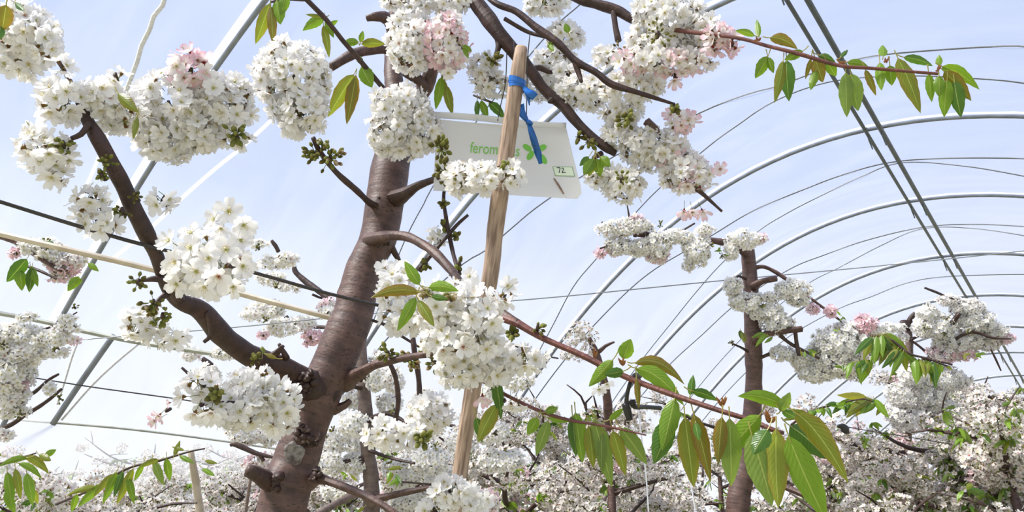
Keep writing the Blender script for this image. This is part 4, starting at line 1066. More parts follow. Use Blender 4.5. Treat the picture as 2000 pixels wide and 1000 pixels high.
# buds
K = T1.buds
K(616, 300, 30, 1.54, 13, (1, 0), dirs=(-.5, 0)); K(645, 308, 40, 1.54, 15, (0, 1, 2), dirs=(.6, 0)); K(632, 286, 20, 1.54, 6, (1, 3))
K(862, 290, 32, 1.52, 16, (0, 1), dirs=(.1, .6)); K(868, 335, 34, 1.5, 14, (0, 1), dirs=(0, -.4)); K(898, 352, 24, 1.46, 8, (0, 1)); K(460, 262, 34, 1.2, 10, (0,), dirs=(0, .2))
K(300, 592, 38, 1.10, 18, (0, 1, 2), .0052, (-.1, -.4)); K(270, 552, 22, 1.12, 8, (0, 1), .005, (-.8, 0)); K(318, 618, 30, 1.1, 10, (0,), .0048, (0, -.8)); K(122, 282, 28, 1.04, 10, (0, 1), .005); K(210, 318, 24, 1.06, 9, (0, 1), .0045); K(200, 342, 18, 1.06, 6, (0, 3), .0045)
K(238, 412, 24, 1.1, 9, (0, 1), .0048, (-.3, -.7)); K(264, 384, 14, 1.1, 5, (1,), .0045)
K(962, 118, 24, 1.6, 10, (0, 1)); K(1212, 100, 26, 1.54, 14, (0, 1, 2), .0045, (0, -.6)); K(1285, 66, 46, 1.42, 14, (0, 1), .0045); K(1225, 232, 28, 1.5, 10, (0, 1)); K(1215, 350, 30, 1.48, 12, (0,), .0045); K(1150, 276, 24, 1.58, 8, (0, 1)); K(1130, 268, 18, 1.6, 6, (0, 1))
K(868, 398, 14, 1.58, 5, (0, 1)); K(868, 440, 12, 1.6, 4, (0, 1)); K(892, 460, 12, 1.6, 4, (0, 1)); K(832, 516, 16, 1.56, 5, (0, 1)); K(896, 516, 14, 1.5, 4, (0, 1))
K(758, 690, 26, 1.5, 10, (0, 1)); K(800, 705, 30, 1.52, 14, (0, 1, 2)); K(832, 680, 26, 1.48, 8, (0, 1)); K(850, 710, 24, 1.46, 8, (0, 2)); K(825, 855, 28, 1.32, 10, (0,)); K(1050, 640, 18, 1.16, 6, (1, 0), .005, (.8, 0)); K(1002, 655, 24, 1.2, 8, (0, 1)); K(880, 580, 14, 1.1, 5, (2, 3)); K(832, 572, 12, 1.1, 5, (3, 2)); K(1318, 212, 12, 1.48, 6, (1, 0)); K(990, 325, 16, 1.43, 6, (0,)); K(500, 700, 14, 1.4, 5, (0, 1)); K(425, 770, 20, 1.12, 8, (0, 1))

# leaves of the long shoot and its end rosette
dl = lambda x: 1.14 - .13 * (x - 1100) / 400
leaves(long_, [(1197, 703, 1150, 755, 28), (1218, 725, 1180, 732, 22, 'd'), (1217, 701, 1232, 662, 34), (1240, 709, 1337, 751, 27, 'b', 40), (1243, 720, 1336, 792, 36, 'g', 34), (1318, 778, 1293, 880, 40), (1310, 818, 1277, 906, 48, 'd'),
    (1338, 815, 1355, 952, 44, 'o'), (1355, 810, 1388, 942, 34, 'b', 20), (1358, 825, 1366, 862, 16, 'd'), (1348, 772, 1354, 732, 16, 'd'), (1352, 764, 1402, 783, 20, 'd', 8), (1243, 738, 1248, 798, 13, 'b')], dl)
rose = [(1425, 818, 1428, 950, 46, 'p'), (1410, 815, 1402, 905, 30, 'b'), (1484, 811, 1407, 893, 46, 'g'), (1538, 797, 1441, 774, 30, 'g', 22), (1524, 804, 1543, 766, 24, 'p'), (1528, 802, 1556, 816, 18, 'd'),
    (1543, 832, 1614, 897, 50, 'd', 10), (1468, 848, 1508, 988, 60, 'p'), (1516, 838, 1520, 992, 50, 'o'), (1500, 838, 1470, 888, 38, 'd'), (1555, 808, 1657, 944, 48, 'o', 50), (1540, 852, 1614, 1018, 60, 'g')]
for i, a in enumerate(rose):
    leaves(long_, [a], .985 + (.03 if i < 7 else -.012 * (i - 6)) * .6)
for k in range(14):
    a = LRNG.uniform(0, 6.28); q = P(1505, 826, .99); mb = MB()
    e_ = q + (RT * math.cos(a) * .5 + UP * (.7 + .4 * math.sin(a))) * LRNG.uniform(.010, .022)
    leaf_geo(mb, q, e_, .006, 0, (.30, .10, .035), fold=.2, rows=4, cols=2, petiole=0)
    link('bud_scale', mb.mesh('bud_scale', LEAF, q), long_, q)
for cx_ in (1216, 1410, 1160):
    for k in range(6):
        q = P(cx_, {1216: 715, 1410: 795, 1160: 700}[cx_], dl(cx_) - .008); mb = MB()
        e_ = q + (RT * LRNG.uniform(-.6, .6) + UP) * LRNG.uniform(.008, .018)
        leaf_geo(mb, q, e_, .004, 0, (.30, .11, .04), fold=.2, rows=4, cols=2, petiole=0)
        link('bud_scale', mb.mesh('bud_scale', LEAF, q), long_, q)
leaves(low, [(1118, 812, 1125, 892, 26, 'd'), (1124, 806, 1138, 904, 34, 'g'), (1150, 832, 1159, 914, 28, 'o'), (1176, 846, 1176, 925, 22, 'p'), (1160, 820, 1195, 952, 40, 'p', 12), (1197, 842, 1222, 930, 30, 'o', 8),
    (1212, 836, 1264, 908, 36, 'p', 10), (1071, 822, 1047, 890, 26, 'p'), (1050, 816, 1030, 850, 24), (1065, 805, 1090, 796, 18), (1072, 817, 1114, 823, 14), (966, 735, 979, 820, 26, 'd', 8), (970, 790, 933, 864, 34, 'o'),
    (930, 815, 942, 864, 20, 'd'), (1190, 820, 1219, 797, 14)], lambda x: 1.19 - .05 * (x - 950) / 300, .0)
# leaves of the shoot hanging under the ridge pipes
leaves(up3, [(1474, 70, 1436, 60, 14, 'g', 6), (1482, 72, 1478, 38, 13), (1504, 74, 1558, 96, 24, 'b', 18), (1500, 110, 1475, 153, 26), (1500, 112, 1511, 143, 16), (1530, 118, 1513, 201, 22, 'o'), (1536, 118, 1541, 198, 32, 'd'),
    (1568, 100, 1532, 117, 20), (1584, 114, 1573, 155, 10, 'b'), (1592, 114, 1607, 161, 28, 'b'), (1594, 138, 1583, 176, 18), (1600, 108, 1632, 122, 14, 'd', 6), (1616, 122, 1633, 149, 22), (1642, 112, 1656, 97, 10, 'd'),
    (1652, 142, 1654, 229, 30, 'p'), (1662, 144, 1676, 217, 36, 'p'), (1655, 122, 1698, 133, 16, 'g', 10), (1690, 136, 1711, 187, 15, 'b'), (1718, 122, 1722, 177, 22), (1738, 128, 1742, 167, 24), (1725, 110, 1724, 88, 18, 'g'),
    (1754, 114, 1798, 221, 34, 'o', 10), (1765, 112, 1822, 129, 18, 'd', 8), (1814, 144, 1820, 199, 18), (1834, 148, 1834, 189, 22), (1834, 128, 1834, 107, 13), (1840, 130, 1913, 175, 26, 'g', 26), (1844, 140, 1897, 197, 30, 'b', 14),
    (1850, 156, 1844, 229, 28, 'g'), (1864, 158, 1877, 229, 30, 'd')], lambda x: 1.36 - .11 * (x - 1480) / 350)
for cx_, cy_ in ((1832, 138), (1645, 126), (1480, 80), (1730, 122)):
    for k in range(5):
        q = P(cx_, cy_, 1.36 - .11 * (cx_ - 1480) / 350 - .006); mb = MB()
        leaf_geo(mb, q, q + (RT * LRNG.uniform(-.8, .8) + UP * LRNG.uniform(-.2, 1)) * LRNG.uniform(.008, .016), .004, 0, (.27, .10, .06), fold=.2, rows=4, cols=2, petiole=0)
        link('bud_scale', mb.mesh('bud_scale', LEAF, q), up3, q)
leaves(left_up, [(527, 7, 499, 86, 26, 'o'), (529, 12, 534, 88, 20, 'b'), (541, 0, 548, 48, 30), (560, -10, 548, 30, 22)], 1.48)
leaves(shoot, [(632, 36, 591, 60, 22, 'g', 8), (628, 33, 597, 28, 8, 'o'), (632, 49, 643, 113, 17, 'o'), (636, 38, 652, 74, 17), (642, 50, 660, 40, 10), (700, 82, 668, 85, 17, 'g', 4), (704, 82, 709, 60, 12), (706, 86, 752, 86, 20, 'o', 6),
    (697, 110, 710, 127, 14), (706, 130, 727, 171, 32), (691, 146, 640, 229, 34, 'o', 10), (695, 147, 677, 243, 28, 'b', 6), (628, 196, 622, 225, 16, 'o')], lambda x: 1.56 + .10 * (x - 600) / 100, .0)
leaves(T1.root, [], 1)
lf = B('leafy_shoot', [(890, 75, 1.6, 5), (900, 92, 1.57, 4), (908, 100, 1.57, 3)])
leaves(lf, [(903, 90, 922, 100, 13), (905, 92, 915, 114, 10)], 1.56)
lf = B('leafy_shoot', [(862, 135, 1.7, 5), (864, 150, 1.68, 5), (870, 165, 1.67, 3)])
leaves(lf, [(863, 150, 851, 214, 20, 'g'), (870, 166, 884, 225, 20, 'o'), (866, 155, 872, 190, 12, 'o')], 1.66)
lf = B('leafy_shoot', [(925, 186, 1.7, 4), (940, 192, 1.68, 5), (960, 200, 1.66, 4)])
leaves(lf, [(932, 196, 932, 234, 12, 'd'), (940, 196, 952, 234, 17), (955, 200, 987, 234, 20, 'd', 8)], 1.66)
leaves(left, [(230, 183, 270, 219, 26, 'o'), (268, 228, 260, 272, 13, 'o'), (12, 10, 4, 62, 32, 'b'), (2, 50, -6, 80, 20, 'd'), (30, 5, 48, 22, 14, 'd')], 1.06)
leaves(curve, [(819, 571, 724, 582, 25, 'b', 20), (819, 556, 790, 510, 24), (837, 561, 896, 569, 24, 'g', 12), (812, 581, 776, 647, 25), (817, 586, 848, 638, 24, 'o'), (843, 579, 876, 584, 14, 'd')], 1.06)
leaves(up1, [(1160, 310, 1140, 342, 26), (1160, 308, 1150, 345, 20, 'o'), (1165, 310, 1172, 345, 24), (1172, 306, 1192, 326, 22), (1150, 306, 1132, 324, 14, 'd'), (1110, 64, 1104, 45, 15), (1078, 82, 1070, 94, 12), (1072, 88, 1082, 100, 10)], 1.54)
leaves(trunk, [(512, 692, 512, 676, 14, 'o'), (540, 700, 515, 690, 10, 'b')], 1.44)
T1.flush()

# ------------------------------------------------------------------ the other trees of the row
def twigleaves(parent, path, d, n, ln, rng, droop=.75, kinds='ggod', w=.28, spread=.75):
    """leaves hanging from a shoot, each its own object."""
    pts = [np.array(p, float) for p in path]
    for i in range(n):
        t = (i + .5) / n * (len(pts) - 1); k = min(int(t), len(pts) - 2)
        b = pts[k] + (pts[k + 1] - pts[k]) * (t - k)
        a = rng.gauss(0, spread); L = ln * rng.uniform(.7, 1.15)
        tx, ty = b[0] + L * math.sin(a), b[1] + L * (droop * math.cos(a) + (1 - droop) * rng.uniform(-1, .4))
        leaf(parent, (b[0], b[1], d), (tx, ty, d - rng.uniform(-.02, .05)), L * w, rng.choice(kinds), L * .12 * rng.random(), fold=.3, petiole=.008)

T2 = Plant('slim cherry tree with a sawn off top standing right of the middle', G(P(1430, 1050, 3.5)), lod='m', cap=300, seed=8)
B = T2.limb
B('trunk', grounded(1432, 1030, 3.52, 48) + [(1442, 980, 3.55, 46), (1458, 900, 3.6, 40), (1466, 840, 3.62, 36), (1472, 760, 3.65, 33), (1472, 700, 3.67, 33), (1470, 640, 3.69, 33), (1467, 580, 3.72, 30), (1463, 520, 3.76, 28), (1460, 478, 3.78, 25)], BARK, 14, .03, .07,
  [bmp(1472, 655, 3.66, .02, .012), bmp(1464, 550, 3.7, .02, .010), bmp(1470, 600, 3.7, .02, .008), bmp(1466, 700, 3.65, .02, .01)])
lb = B('branch', [(1466, 505, 3.76, 18), (1440, 482, 3.74, 15), (1405, 472, 3.72, 14), (1370, 468, 3.7, 11), (1320, 466, 3.68, 11), (1280, 462, 3.66, 12), (1245, 456, 3.64, 14), (1240, 462, 3.63, 8)], BARK, 9)
B('twig', [(1245, 458, 3.64, 8), (1205, 445, 3.62, 5), (1175, 434, 3.62, 4)]); B('twig', [(1225, 400, 3.6, 3), (1229, 425, 3.62, 4)]); B('twig', [(1330, 452, 3.68, 4), (1357, 436, 3.68, 4)]); B('twig', [(1200, 478, 3.62, 5), (1172, 485, 3.6, 4)])
rb = B('branch', [(1466, 525, 3.75, 11), (1490, 521, 3.74, 8), (1512, 530, 3.73, 8), (1545, 552, 3.7, 7), (1580, 580, 3.68, 6), (1620, 610, 3.65, 5), (1660, 640, 3.6, 4)], BARK, 8)
B('pruned_stub', [(1470, 560, 3.7, 18), (1490, 549, 3.66, 12), (1517, 544, 3.62, 11)], BARK, 9); B('pruned_stub', [(1472, 668, 3.66, 20), (1500, 652, 3.6, 13), (1567, 642, 3.55, 12)], BARK, 9)
B('branch', [(1520, 652, 3.6, 8), (1545, 672, 3.58, 7), (1580, 690, 3.56, 6), (1600, 700, 3.55, 6)]); B('twig', [(1553, 645, 3.57, 8), (1556, 672, 3.57, 8), (1562, 694, 3.56, 9)])
B('twig', [(1474, 705, 3.66, 9), (1492, 696, 3.64, 7), (1512, 688, 3.62, 6)]); B('twig', [(1466, 690, 3.66, 6), (1450, 680, 3.64, 5), (1432, 672, 3.62, 4)]); B('branch', [(1466, 925, 3.58, 16), (1500, 938, 3.5, 13), (1560, 962, 3.4, 12), (1620, 990, 3.3, 10)], BARK, 8)
B('twig', [(1458, 545, 3.72, 5), (1440, 540, 3.7, 5), (1436, 560, 3.7, 4)]); B('spur', [(1460, 480, 3.78, 20), (1452, 484, 3.77, 12), (1440, 488, 3.77, 6)])
sz = .0165
for a in [(1205, 448, 42, 22, 'wb'), (1240, 440, 40, 20, 'w'), (1215, 482, 40, 22, 'w'), (1255, 484, 32, 22, 'w'), (1172, 494, 12, 14, 'p'), (1200, 492, 18, 12, 'bp'), (1242, 424, 16, 10, 'bp'), (1285, 480, 32, 34, 'w'), (1282, 505, 26, 14, 'bp'), (1325, 462, 36, 18, 'w'),
          (1360, 490, 32, 34, 'w'), (1345, 520, 16, 14, 'w'), (1455, 468, 42, 22, 'w'), (1428, 490, 18, 24, 'w'), (1488, 466, 12, 12, 'p'), (1375, 450, 22, 16, 'wb'),
          (1432, 560, 22, 24, 'w'), (1455, 590, 36, 24, 'w'), (1480, 612, 22, 16, 'w'), (1500, 610, 36, 22, 'w'), (1550, 566, 38, 26, 'w'), (1560, 585, 26, 18, 'w'), (1520, 632, 34, 28, 'w'), (1588, 604, 16, 12, 'p'), (1622, 608, 16, 14, 'p'), (1500, 580, 30, 14, 'w'),
          (1640, 672, 60, 44, 'w'), (1620, 708, 62, 40, 'w'), (1668, 700, 42, 44, 'wwb'), (1585, 726, 36, 26, 'w'), (1688, 634, 26, 22, 'p'), (1650, 640, 26, 16, 'bw'), (1528, 690, 30, 20, 'w'), (1560, 702, 26, 20, 'w'), (1715, 650, 26, 20, 'w')]:
    T2.cluster(a[0], a[1], a[2], a[3], 3.62, a[4], 1.0, sz, face=.15)
for a in [(1290, 440, 14, 10), (1300, 470, 12, 8), (1390, 478, 10, 6), (1410, 500, 10, 6), (1535, 640, 14, 8), (1490, 596, 10, 6), (1430, 668, 10, 6), (1600, 690, 14, 8), (1545, 560, 10, 6)]:
    T2.buds(a[0], a[1], a[2], 3.58, a[3], (0, 1), .0055)
rg = random.Random(4)
twigleaves(rb, [(1445, 645), (1450, 650)], 3.6, 4, 34, rg); twigleaves(rb, [(1490, 650), (1512, 660)], 3.56, 4, 34, rg); twigleaves(rb, [(1640, 615), (1650, 622)], 3.5, 3, 16, rg)
twigleaves(rb, [(1622, 645), (1640, 640)], 3.4, 2, 14, rg); twigleaves(lb, [(1405, 480), (1415, 500)], 3.6, 3, 16, rg); twigleaves(rb, [(1560, 685), (1600, 690)], 3.5, 5, 22, rg); twigleaves(rb, [(1625, 715), (1650, 712)], 3.45, 3, 22, rg)
sh = B('leafy_shoot', [(1545, 830, 2.9, 5), (1580, 805, 2.85, 5), (1630, 790, 2.8, 4), (1680, 780, 2.75, 3), (1705, 784, 2.75, 2)], TWIGB, 7)
twigleaves(sh, [(1560, 812), (1600, 798), (1650, 785), (1700, 782)], 2.8, 20, 40, rg, .6); twigleaves(sh, [(1690, 775), (1710, 780)], 2.78, 5, 62, rg, .9, 'oyg'); twigleaves(sh, [(1690, 782), (1735, 792)], 2.78, 3, 42, rg, .5)
sh = B('leafy_shoot', [(1700, 655, 3.1, 5), (1735, 660, 3.05, 5), (1775, 690, 3.0, 5), (1810, 700, 3.0, 4), (1850, 715, 3.0, 4)], TWIGB, 7)
twigleaves(sh, [(1700, 660), (1730, 650), (1760, 665)], 3.05, 18, 62, rg, .95, spread=.4); twigleaves(sh, [(1750, 680), (1790, 700), (1840, 710)], 3.0, 14, 50, rg, .95, spread=.45)
twigleaves(sh, [(1660, 710), (1690, 700), (1705, 705)], 3.05, 9, 46, rg, .95, spread=.4)
T2.flush()

# far right tree: a dark hooked branch and pink white heads under the ridge pipes
T3 = Plant('pink and white blossoming tree at the far right under the ridge pipes', G(P(1775, 1050, 4.6)), lod='m', cap=300, seed=12)
B = T3.limb
B('trunk', grounded(1768, 1000, 4.5, 30) + [(1768, 900, 4.55, 24), (1772, 800, 4.6, 19), (1775, 720, 4.62, 15), (1776, 670, 4.64, 13), (1773, 640, 4.65, 13)], GREYB, 9, .04)
B('branch', [(1773, 645, 4.64, 12), (1777, 625, 4.63, 11), (1790, 610, 4.62, 8), (1806, 603, 4.6, 6)]); B('pruned_stub', [(1778, 640, 4.64, 10), (1768, 634, 4.62, 18), (1760, 630, 4.61, 10)], rough=.2)
B('branch', [(1780, 720, 4.6, 13), (1830, 690, 4.55, 12), (1850, 645, 4.5, 11), (1874, 612, 4.45, 9)]); B('branch', [(1900, 620, 4.5, 6), (1870, 592, 4.5, 6), (1838, 575, 4.5, 5), (1806, 562, 4.5, 4)])
B('branch', [(1738, 632, 4.6, 4), (1762, 652, 4.58, 5), (1800, 680, 4.55, 5), (1822, 702, 4.52, 6)]); B('twig', [(1776, 665, 4.6, 6), (1796, 655, 4.6, 5)]); B('branch', [(1830, 690, 4.5, 7), (1890, 650, 4.45, 6), (1940, 660, 4.4, 5), (1975, 662, 4.4, 3)]); B('twig', [(1935, 682, 4.4, 4), (1945, 702, 4.4, 4), (1955, 724, 4.4, 3)])
for a in [(1812, 612, 26, 22, 'w'), (1832, 640, 34, 30, 'w'), (1852, 586, 28, 14, 'wb'), (1888, 600, 40, 22, 'wb'), (1905, 628, 44, 30, 'w'), (1935, 646, 36, 26, 'wwb'), (1960, 660, 22, 16, 'bp'), (1860, 672, 46, 22, 'w'), (1842, 690, 36, 20, 'pbw'), (1880, 692, 34, 16, 'bp'),
          (1895, 664, 40, 22, 'w'), (1925, 670, 34, 18, 'wb'), (1790, 735, 40, 30, 'w'), (1762, 772, 36, 28, 'wwb'), (1812, 775, 44, 30, 'w'), (1775, 815, 50, 34, 'wb'), (1850, 742, 44, 28, 'wwb'), (1836, 800, 40, 30, 'w'), (1745, 640, 30, 14, 'w'), (1800, 640, 22, 24, 'w'), (1760, 660, 20, 12, 'b')]:
    T3.cluster(a[0], a[1], a[2], a[3], 4.5, a[4], 1.0, .017, face=.15)
for a in [(1806, 640, 14, 8), (1850, 622, 12, 7), (1892, 650, 12, 7), (1845, 655, 10, 6)]: T3.buds(a[0], a[1], a[2], 4.42, a[3], (0, 1), .006)
sh = B('twig', [(1800, 700, 4.3, 5), (1830, 705, 4.28, 4), (1860, 712, 4.26, 4)])
twigleaves(sh, [(1790, 705), (1850, 715)], 4.25, 9, 30, rg); twigleaves(sh, [(1880, 690), (1930, 690)], 4.25, 5, 22, rg)
T3.flush()

# left tree: white heads at the left edge and two bare upswept twigs
T4 = Plant('blossoming tree at the left edge with two bare upswept twigs', G(P(-140, 1100, 2.9)), lod='m', cap=300, seed=15)
B = T4.limb
B('trunk', grounded(-150, 1000, 2.9, 70) + [(-140, 850, 2.92, 56), (-120, 700, 2.95, 46), (-90, 560, 3.0, 40), (-60, 460, 3.05, 30)], BARK, 12, .03)
B('branch', [(-80, 445, 2.75, 18), (0, 460, 2.7, 15), (42, 477, 2.68, 12), (70, 500, 2.66, 8), (120, 530, 2.64, 6)], BARK, 8)
B('branch', [(-120, 860, 2.85, 14), (0, 838, 2.8, 9), (50, 810, 2.78, 9), (90, 785, 2.75, 7), (120, 760, 2.72, 5)]); B('branch', [(-120, 790, 2.85, 12), (20, 774, 2.8, 7), (60, 770, 2.78, 7), (95, 742, 2.75, 6), (114, 731, 2.74, 5)]); B('branch', [(-120, 680, 2.85, 10), (0, 650, 2.8, 5), (70, 645, 2.78, 5), (105, 636, 2.76, 5), (150, 610, 2.74, 3)])
B('branch', [(-60, 740, 2.8, 8), (10, 712, 2.8, 6), (44, 690, 2.78, 7)]); B('twig', [(44, 700, 2.78, 6), (80, 698, 2.77, 5), (110, 680, 2.76, 4)])
fp = B('leafy_shoot', [(40, 515, 2.6, 5), (80, 530, 2.58, 6), (110, 545, 2.57, 4)], TWIGB, 7)
leaves(fp, [(52, 506, 13, 551, 28, 'd'), (38, 525, 43, 568, 22, 'g'), (63, 522, 57, 571, 20, 'd'), (60, 520, 74, 560, 14, 'g'), (172, 514, 193, 530, 12, 'g'), (154, 540, 132, 569, 20, 'g'), (160, 545, 140, 560, 12), (90, 472, 108, 480, 12, 'd')], 2.55)
for a in [(62, 480, 34, 20, 'w'), (95, 486, 38, 26, 'w'), (115, 505, 34, 24, 'w'), (32, 494, 18, 12, 'p'), (130, 520, 38, 22, 'bp'), (118, 540, 28, 14, 'bp'), (150, 508, 26, 20, 'bw'),
          (30, 650, 52, 24, 'w'), (40, 690, 56, 30, 'wwb'), (20, 730, 50, 44, 'w'), (30, 770, 30, 30, 'wb'), (100, 660, 46, 22, 'w'), (130, 640, 32, 14, 'bw'), (50, 620, 26, 14, 'w'), (130, 622, 22, 12, 'w'), (146, 665, 16, 12, 'bp'), (40, 706, 30, 16, 'w'), (36, 752, 26, 14, 'p'), (108, 690, 30, 14, 'w'),
          (8, 800, 34, 24, 'w'), (98, 758, 14, 16, 'w'), (-10, 680, 40, 40, 'w'), (45, 805, 22, 12, 'w'), (5, 850, 30, 16, 'b')]:
    T4.cluster(a[0], a[1], a[2], a[3], 2.68, a[4], .95, .0165, face=.15)
for a in [(88, 478, 18, 10), (40, 808, 16, 8), (116, 778, 14, 6), (112, 680, 10, 5), (6, 672, 14, 8), (145, 600, 10, 5)]: T4.buds(a[0], a[1], a[2], 2.62, a[3], (0, 1), .0052)
sh = B('leafy_shoot', [(-60, 905, 1.9, 6), (0, 905, 1.86, 5), (45, 893, 1.84, 5), (70, 885, 1.83, 3)], TWIGB, 7)
leaves(sh, [(55, 894, -4, 912, 18, 'g', 10), (48, 892, 96, 926, 24, 'o', 14), (36, 905, 82, 936, 18, 'g', 12), (14, 922, 24, 992, 26, 'g', 4), (30, 915, 40, 975, 22, 'o'), (52, 924, 64, 988, 28, 'g'), (64, 955, 74, 985, 16, 'o'), (10, 960, 30, 1004, 22, 'g'), (88, 890, 110, 878, 18), (76, 888, 100, 900, 20, 'o'), (2, 890, -20, 880, 14)], 1.82, wk=.74)
sh = B('leafy_shoot', [(110, 985, 2.1, 5), (180, 955, 2.05, 5), (250, 915, 2.0, 5), (310, 900, 2.0, 5), (370, 882, 2.0, 4), (400, 876, 2.0, 3)], TWIGB, 7)
leaves(sh, [(190, 952, 130, 968, 18, 'o', 8), (198, 945, 152, 990, 24, 'g'), (222, 926, 182, 972, 20, 'o', 8), (228, 922, 200, 985, 22, 'g'), (240, 920, 222, 972, 20, 'd'), (260, 915, 228, 985, 24, 'o'), (250, 930, 262, 985, 20, 'g'), (280, 905, 262, 940, 16, 'g'),
    (300, 900, 320, 948, 24, 'p'), (325, 895, 332, 940, 22, 'g'), (310, 898, 270, 915, 16, 'o', 6), (340, 890, 352, 860, 14, 'o'), (350, 890, 380, 905, 14), (360, 880, 335, 872, 10, 'o'), (150, 965, 140, 1000, 18, 'g'), (395, 915, 420, 930, 14), (400, 900, 425, 905, 12, 'o')], 1.98, wk=.74)
T4.flush()

# tree standing behind the big trunk
T5 = Plant('thin grey trunked cherry tree close behind the big trunk', G(P(730, 1050, 3.1)), lod='m', cap=300, seed=19)
B = T5.limb
B('trunk', grounded(728, 1010, 3.08, 32) + [(726, 960, 3.1, 31), (719, 880, 3.14, 29), (714, 800, 3.18, 27), (709, 730, 3.22, 25), (704, 670, 3.26, 22), (716, 640, 3.28, 16), (724, 600, 3.3, 14)], GREYB, 11, .03, .1)
B('branch', [(700, 640, 3.3, 10), (640, 582, 3.35, 12), (600, 552, 3.4, 12), (578, 532, 3.42, 11), (574, 516, 3.43, 8)]); B('twig', [(610, 575, 3.38, 5), (628, 582, 3.38, 5), (640, 578, 3.38, 3)]); B('pruned_stub', [(530, 470, 3.45, 7), (538, 480, 3.45, 9), (544, 492, 3.45, 8)])
B('branch', [(690, 650, 3.28, 8), (640, 640, 3.35, 8), (615, 638, 3.4, 9), (570, 630, 3.42, 7), (558, 618, 3.42, 9)]); B('branch', [(716, 760, 3.2, 9), (690, 755, 3.15, 8), (675, 748, 3.1, 6)]); B('branch', [(720, 820, 3.15, 14), (760, 808, 3.1, 9), (800, 830, 3.0, 7)])
B('branch', [(730, 985, 3.05, 18), (700, 965, 3.0, 14), (655, 985, 2.9, 14), (610, 1010, 2.8, 12)], GREYB); B('branch', [(735, 975, 3.05, 16), (790, 962, 3.0, 12), (850, 950, 2.95, 11)], BARK); B('branch', [(716, 895, 3.12, 10), (680, 900, 3.1, 9), (650, 910, 3.08, 6)]); B('branch', [(722, 880, 3.1, 8), (765, 895, 3.0, 6), (810, 905, 2.95, 5)])
B('branch', [(540, 895, 3.0, 6), (500, 885, 3.0, 9), (460, 868, 3.0, 10), (450, 870, 3.0, 6)]); B('twig', [(505, 885, 3.0, 7), (515, 900, 3.0, 8)]); B('twig', [(395, 700, 3.3, 10), (405, 708, 3.3, 12), (418, 716, 3.3, 9)]); B('twig', [(355, 718, 3.3, 5), (370, 732, 3.3, 6)])
for a in [(540, 512, 40, 18, 'w'), (560, 505, 26, 18, 'wb'), (530, 545, 36, 18, 'w'), (565, 560, 30, 14, 'w'), (505, 476, 26, 12, 'w'), (520, 605, 44, 24, 'wwb'), (490, 615, 26, 14, 'bw'), (545, 640, 36, 22, 'w'), (590, 632, 32, 20, 'wb'), (612, 660, 26, 18, 'p'), (640, 598, 22, 18, 'bp'), (515, 655, 16, 10, 'p'),
          (640, 610, 24, 14, 'w'), (740, 740, 34, 30, 'w'), (760, 790, 30, 28, 'w'), (690, 780, 26, 24, 'wb'), (690, 830, 34, 30, 'w'), (655, 860, 36, 28, 'w'), (640, 905, 34, 26, 'w'), (690, 905, 34, 24, 'w'), (700, 860, 26, 30, 'w'), (770, 745, 24, 28, 'wb'), (745, 700, 24, 20, 'bw'),
          (660, 960, 40, 22, 'w'), (790, 925, 44, 34, 'w'), (840, 900, 44, 34, 'w'), (870, 940, 44, 34, 'w'), (800, 980, 50, 24, 'w'), (900, 870, 30, 30, 'w'), (880, 985, 44, 26, 'wb'), (440, 690, 34, 16, 'w'), (410, 730, 26, 22, 'wb'), (375, 690, 22, 20, 'b'), (480, 850, 40, 24, 'wb'), (500, 905, 30, 22, 'bp'), (520, 850, 36, 24, 'bw'),
          (960, 845, 44, 26, 'w'), (980, 900, 50, 26, 'w'), (940, 980, 40, 30, 'bpw'), (1010, 745, 40, 22, 'w'), (960, 770, 30, 24, 'w'), (830, 780, 30, 24, 'w')]:
    T5.cluster(a[0], a[1], a[2], a[3], 3.0 + .3 * rg.random(), a[4], .9, .0165, face=.15)
for a in [(505, 485, 12, 6), (540, 560, 12, 6), (650, 840, 12, 6), (770, 800, 14, 8), (850, 870, 16, 8), (900, 960, 16, 8), (520, 625, 12, 6)]: T5.buds(a[0], a[1], a[2], 2.95, a[3], (0, 1), .0055)
sh = B('leafy_shoot', [(870, 950, 2.7, 4), (830, 945, 2.66, 4), (770, 940, 2.62, 4)], TWIGB, 7)
twigleaves(sh, [(755, 915), (785, 935)], 2.6, 6, 34, rg); twigleaves(sh, [(850, 960), (900, 980)], 2.6, 5, 28, rg); twigleaves(sh, [(660, 920), (690, 930)], 2.7, 3, 24, rg); twigleaves(sh, [(650, 995), (720, 990)], 2.6, 4, 28, rg)
T5.flush()

# ------------------------------------------------------------------ the rows behind
NL = 9
CLM, TUFTM = [], []
cr = random.Random(99)
for k in range(NL):
    mb = MB()
    R = np.array([cr.uniform(.05, .07), cr.uniform(.05, .07), cr.uniform(.045, .06)])
    n = 25
    mixk = 'wwwwwb' if k < 6 else ('wbb' if k < 8 else 'ppb')
    for i in range(n):
        z = 1 - 2 * (i + .5) / n; q = math.sqrt(1 - z * z); t = i * 2.39996
        dv = nrm(np.array([q * math.cos(t), q * math.sin(t), z]) + np.array([cr.gauss(0, .2) for _ in range(3)]))
        kd = cr.choice(mixk); lib = FARF[kd]
        sc = cr.uniform(.0150, .0180)
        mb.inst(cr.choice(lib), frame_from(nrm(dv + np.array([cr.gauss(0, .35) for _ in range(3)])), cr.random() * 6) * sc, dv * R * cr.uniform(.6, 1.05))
    for i in range(18):
        dv = nrm(np.array([cr.gauss(0, 1), cr.gauss(0, 1), cr.gauss(.0, 1)]))
        mb.inst(BUDS[cr.choice((0, 0, 1, 2))], frame_from(dv, 0) * .0055, dv * R * cr.uniform(.55, 1.0))
    CLM.append(mb.mesh('blossom_cluster', PETAL))
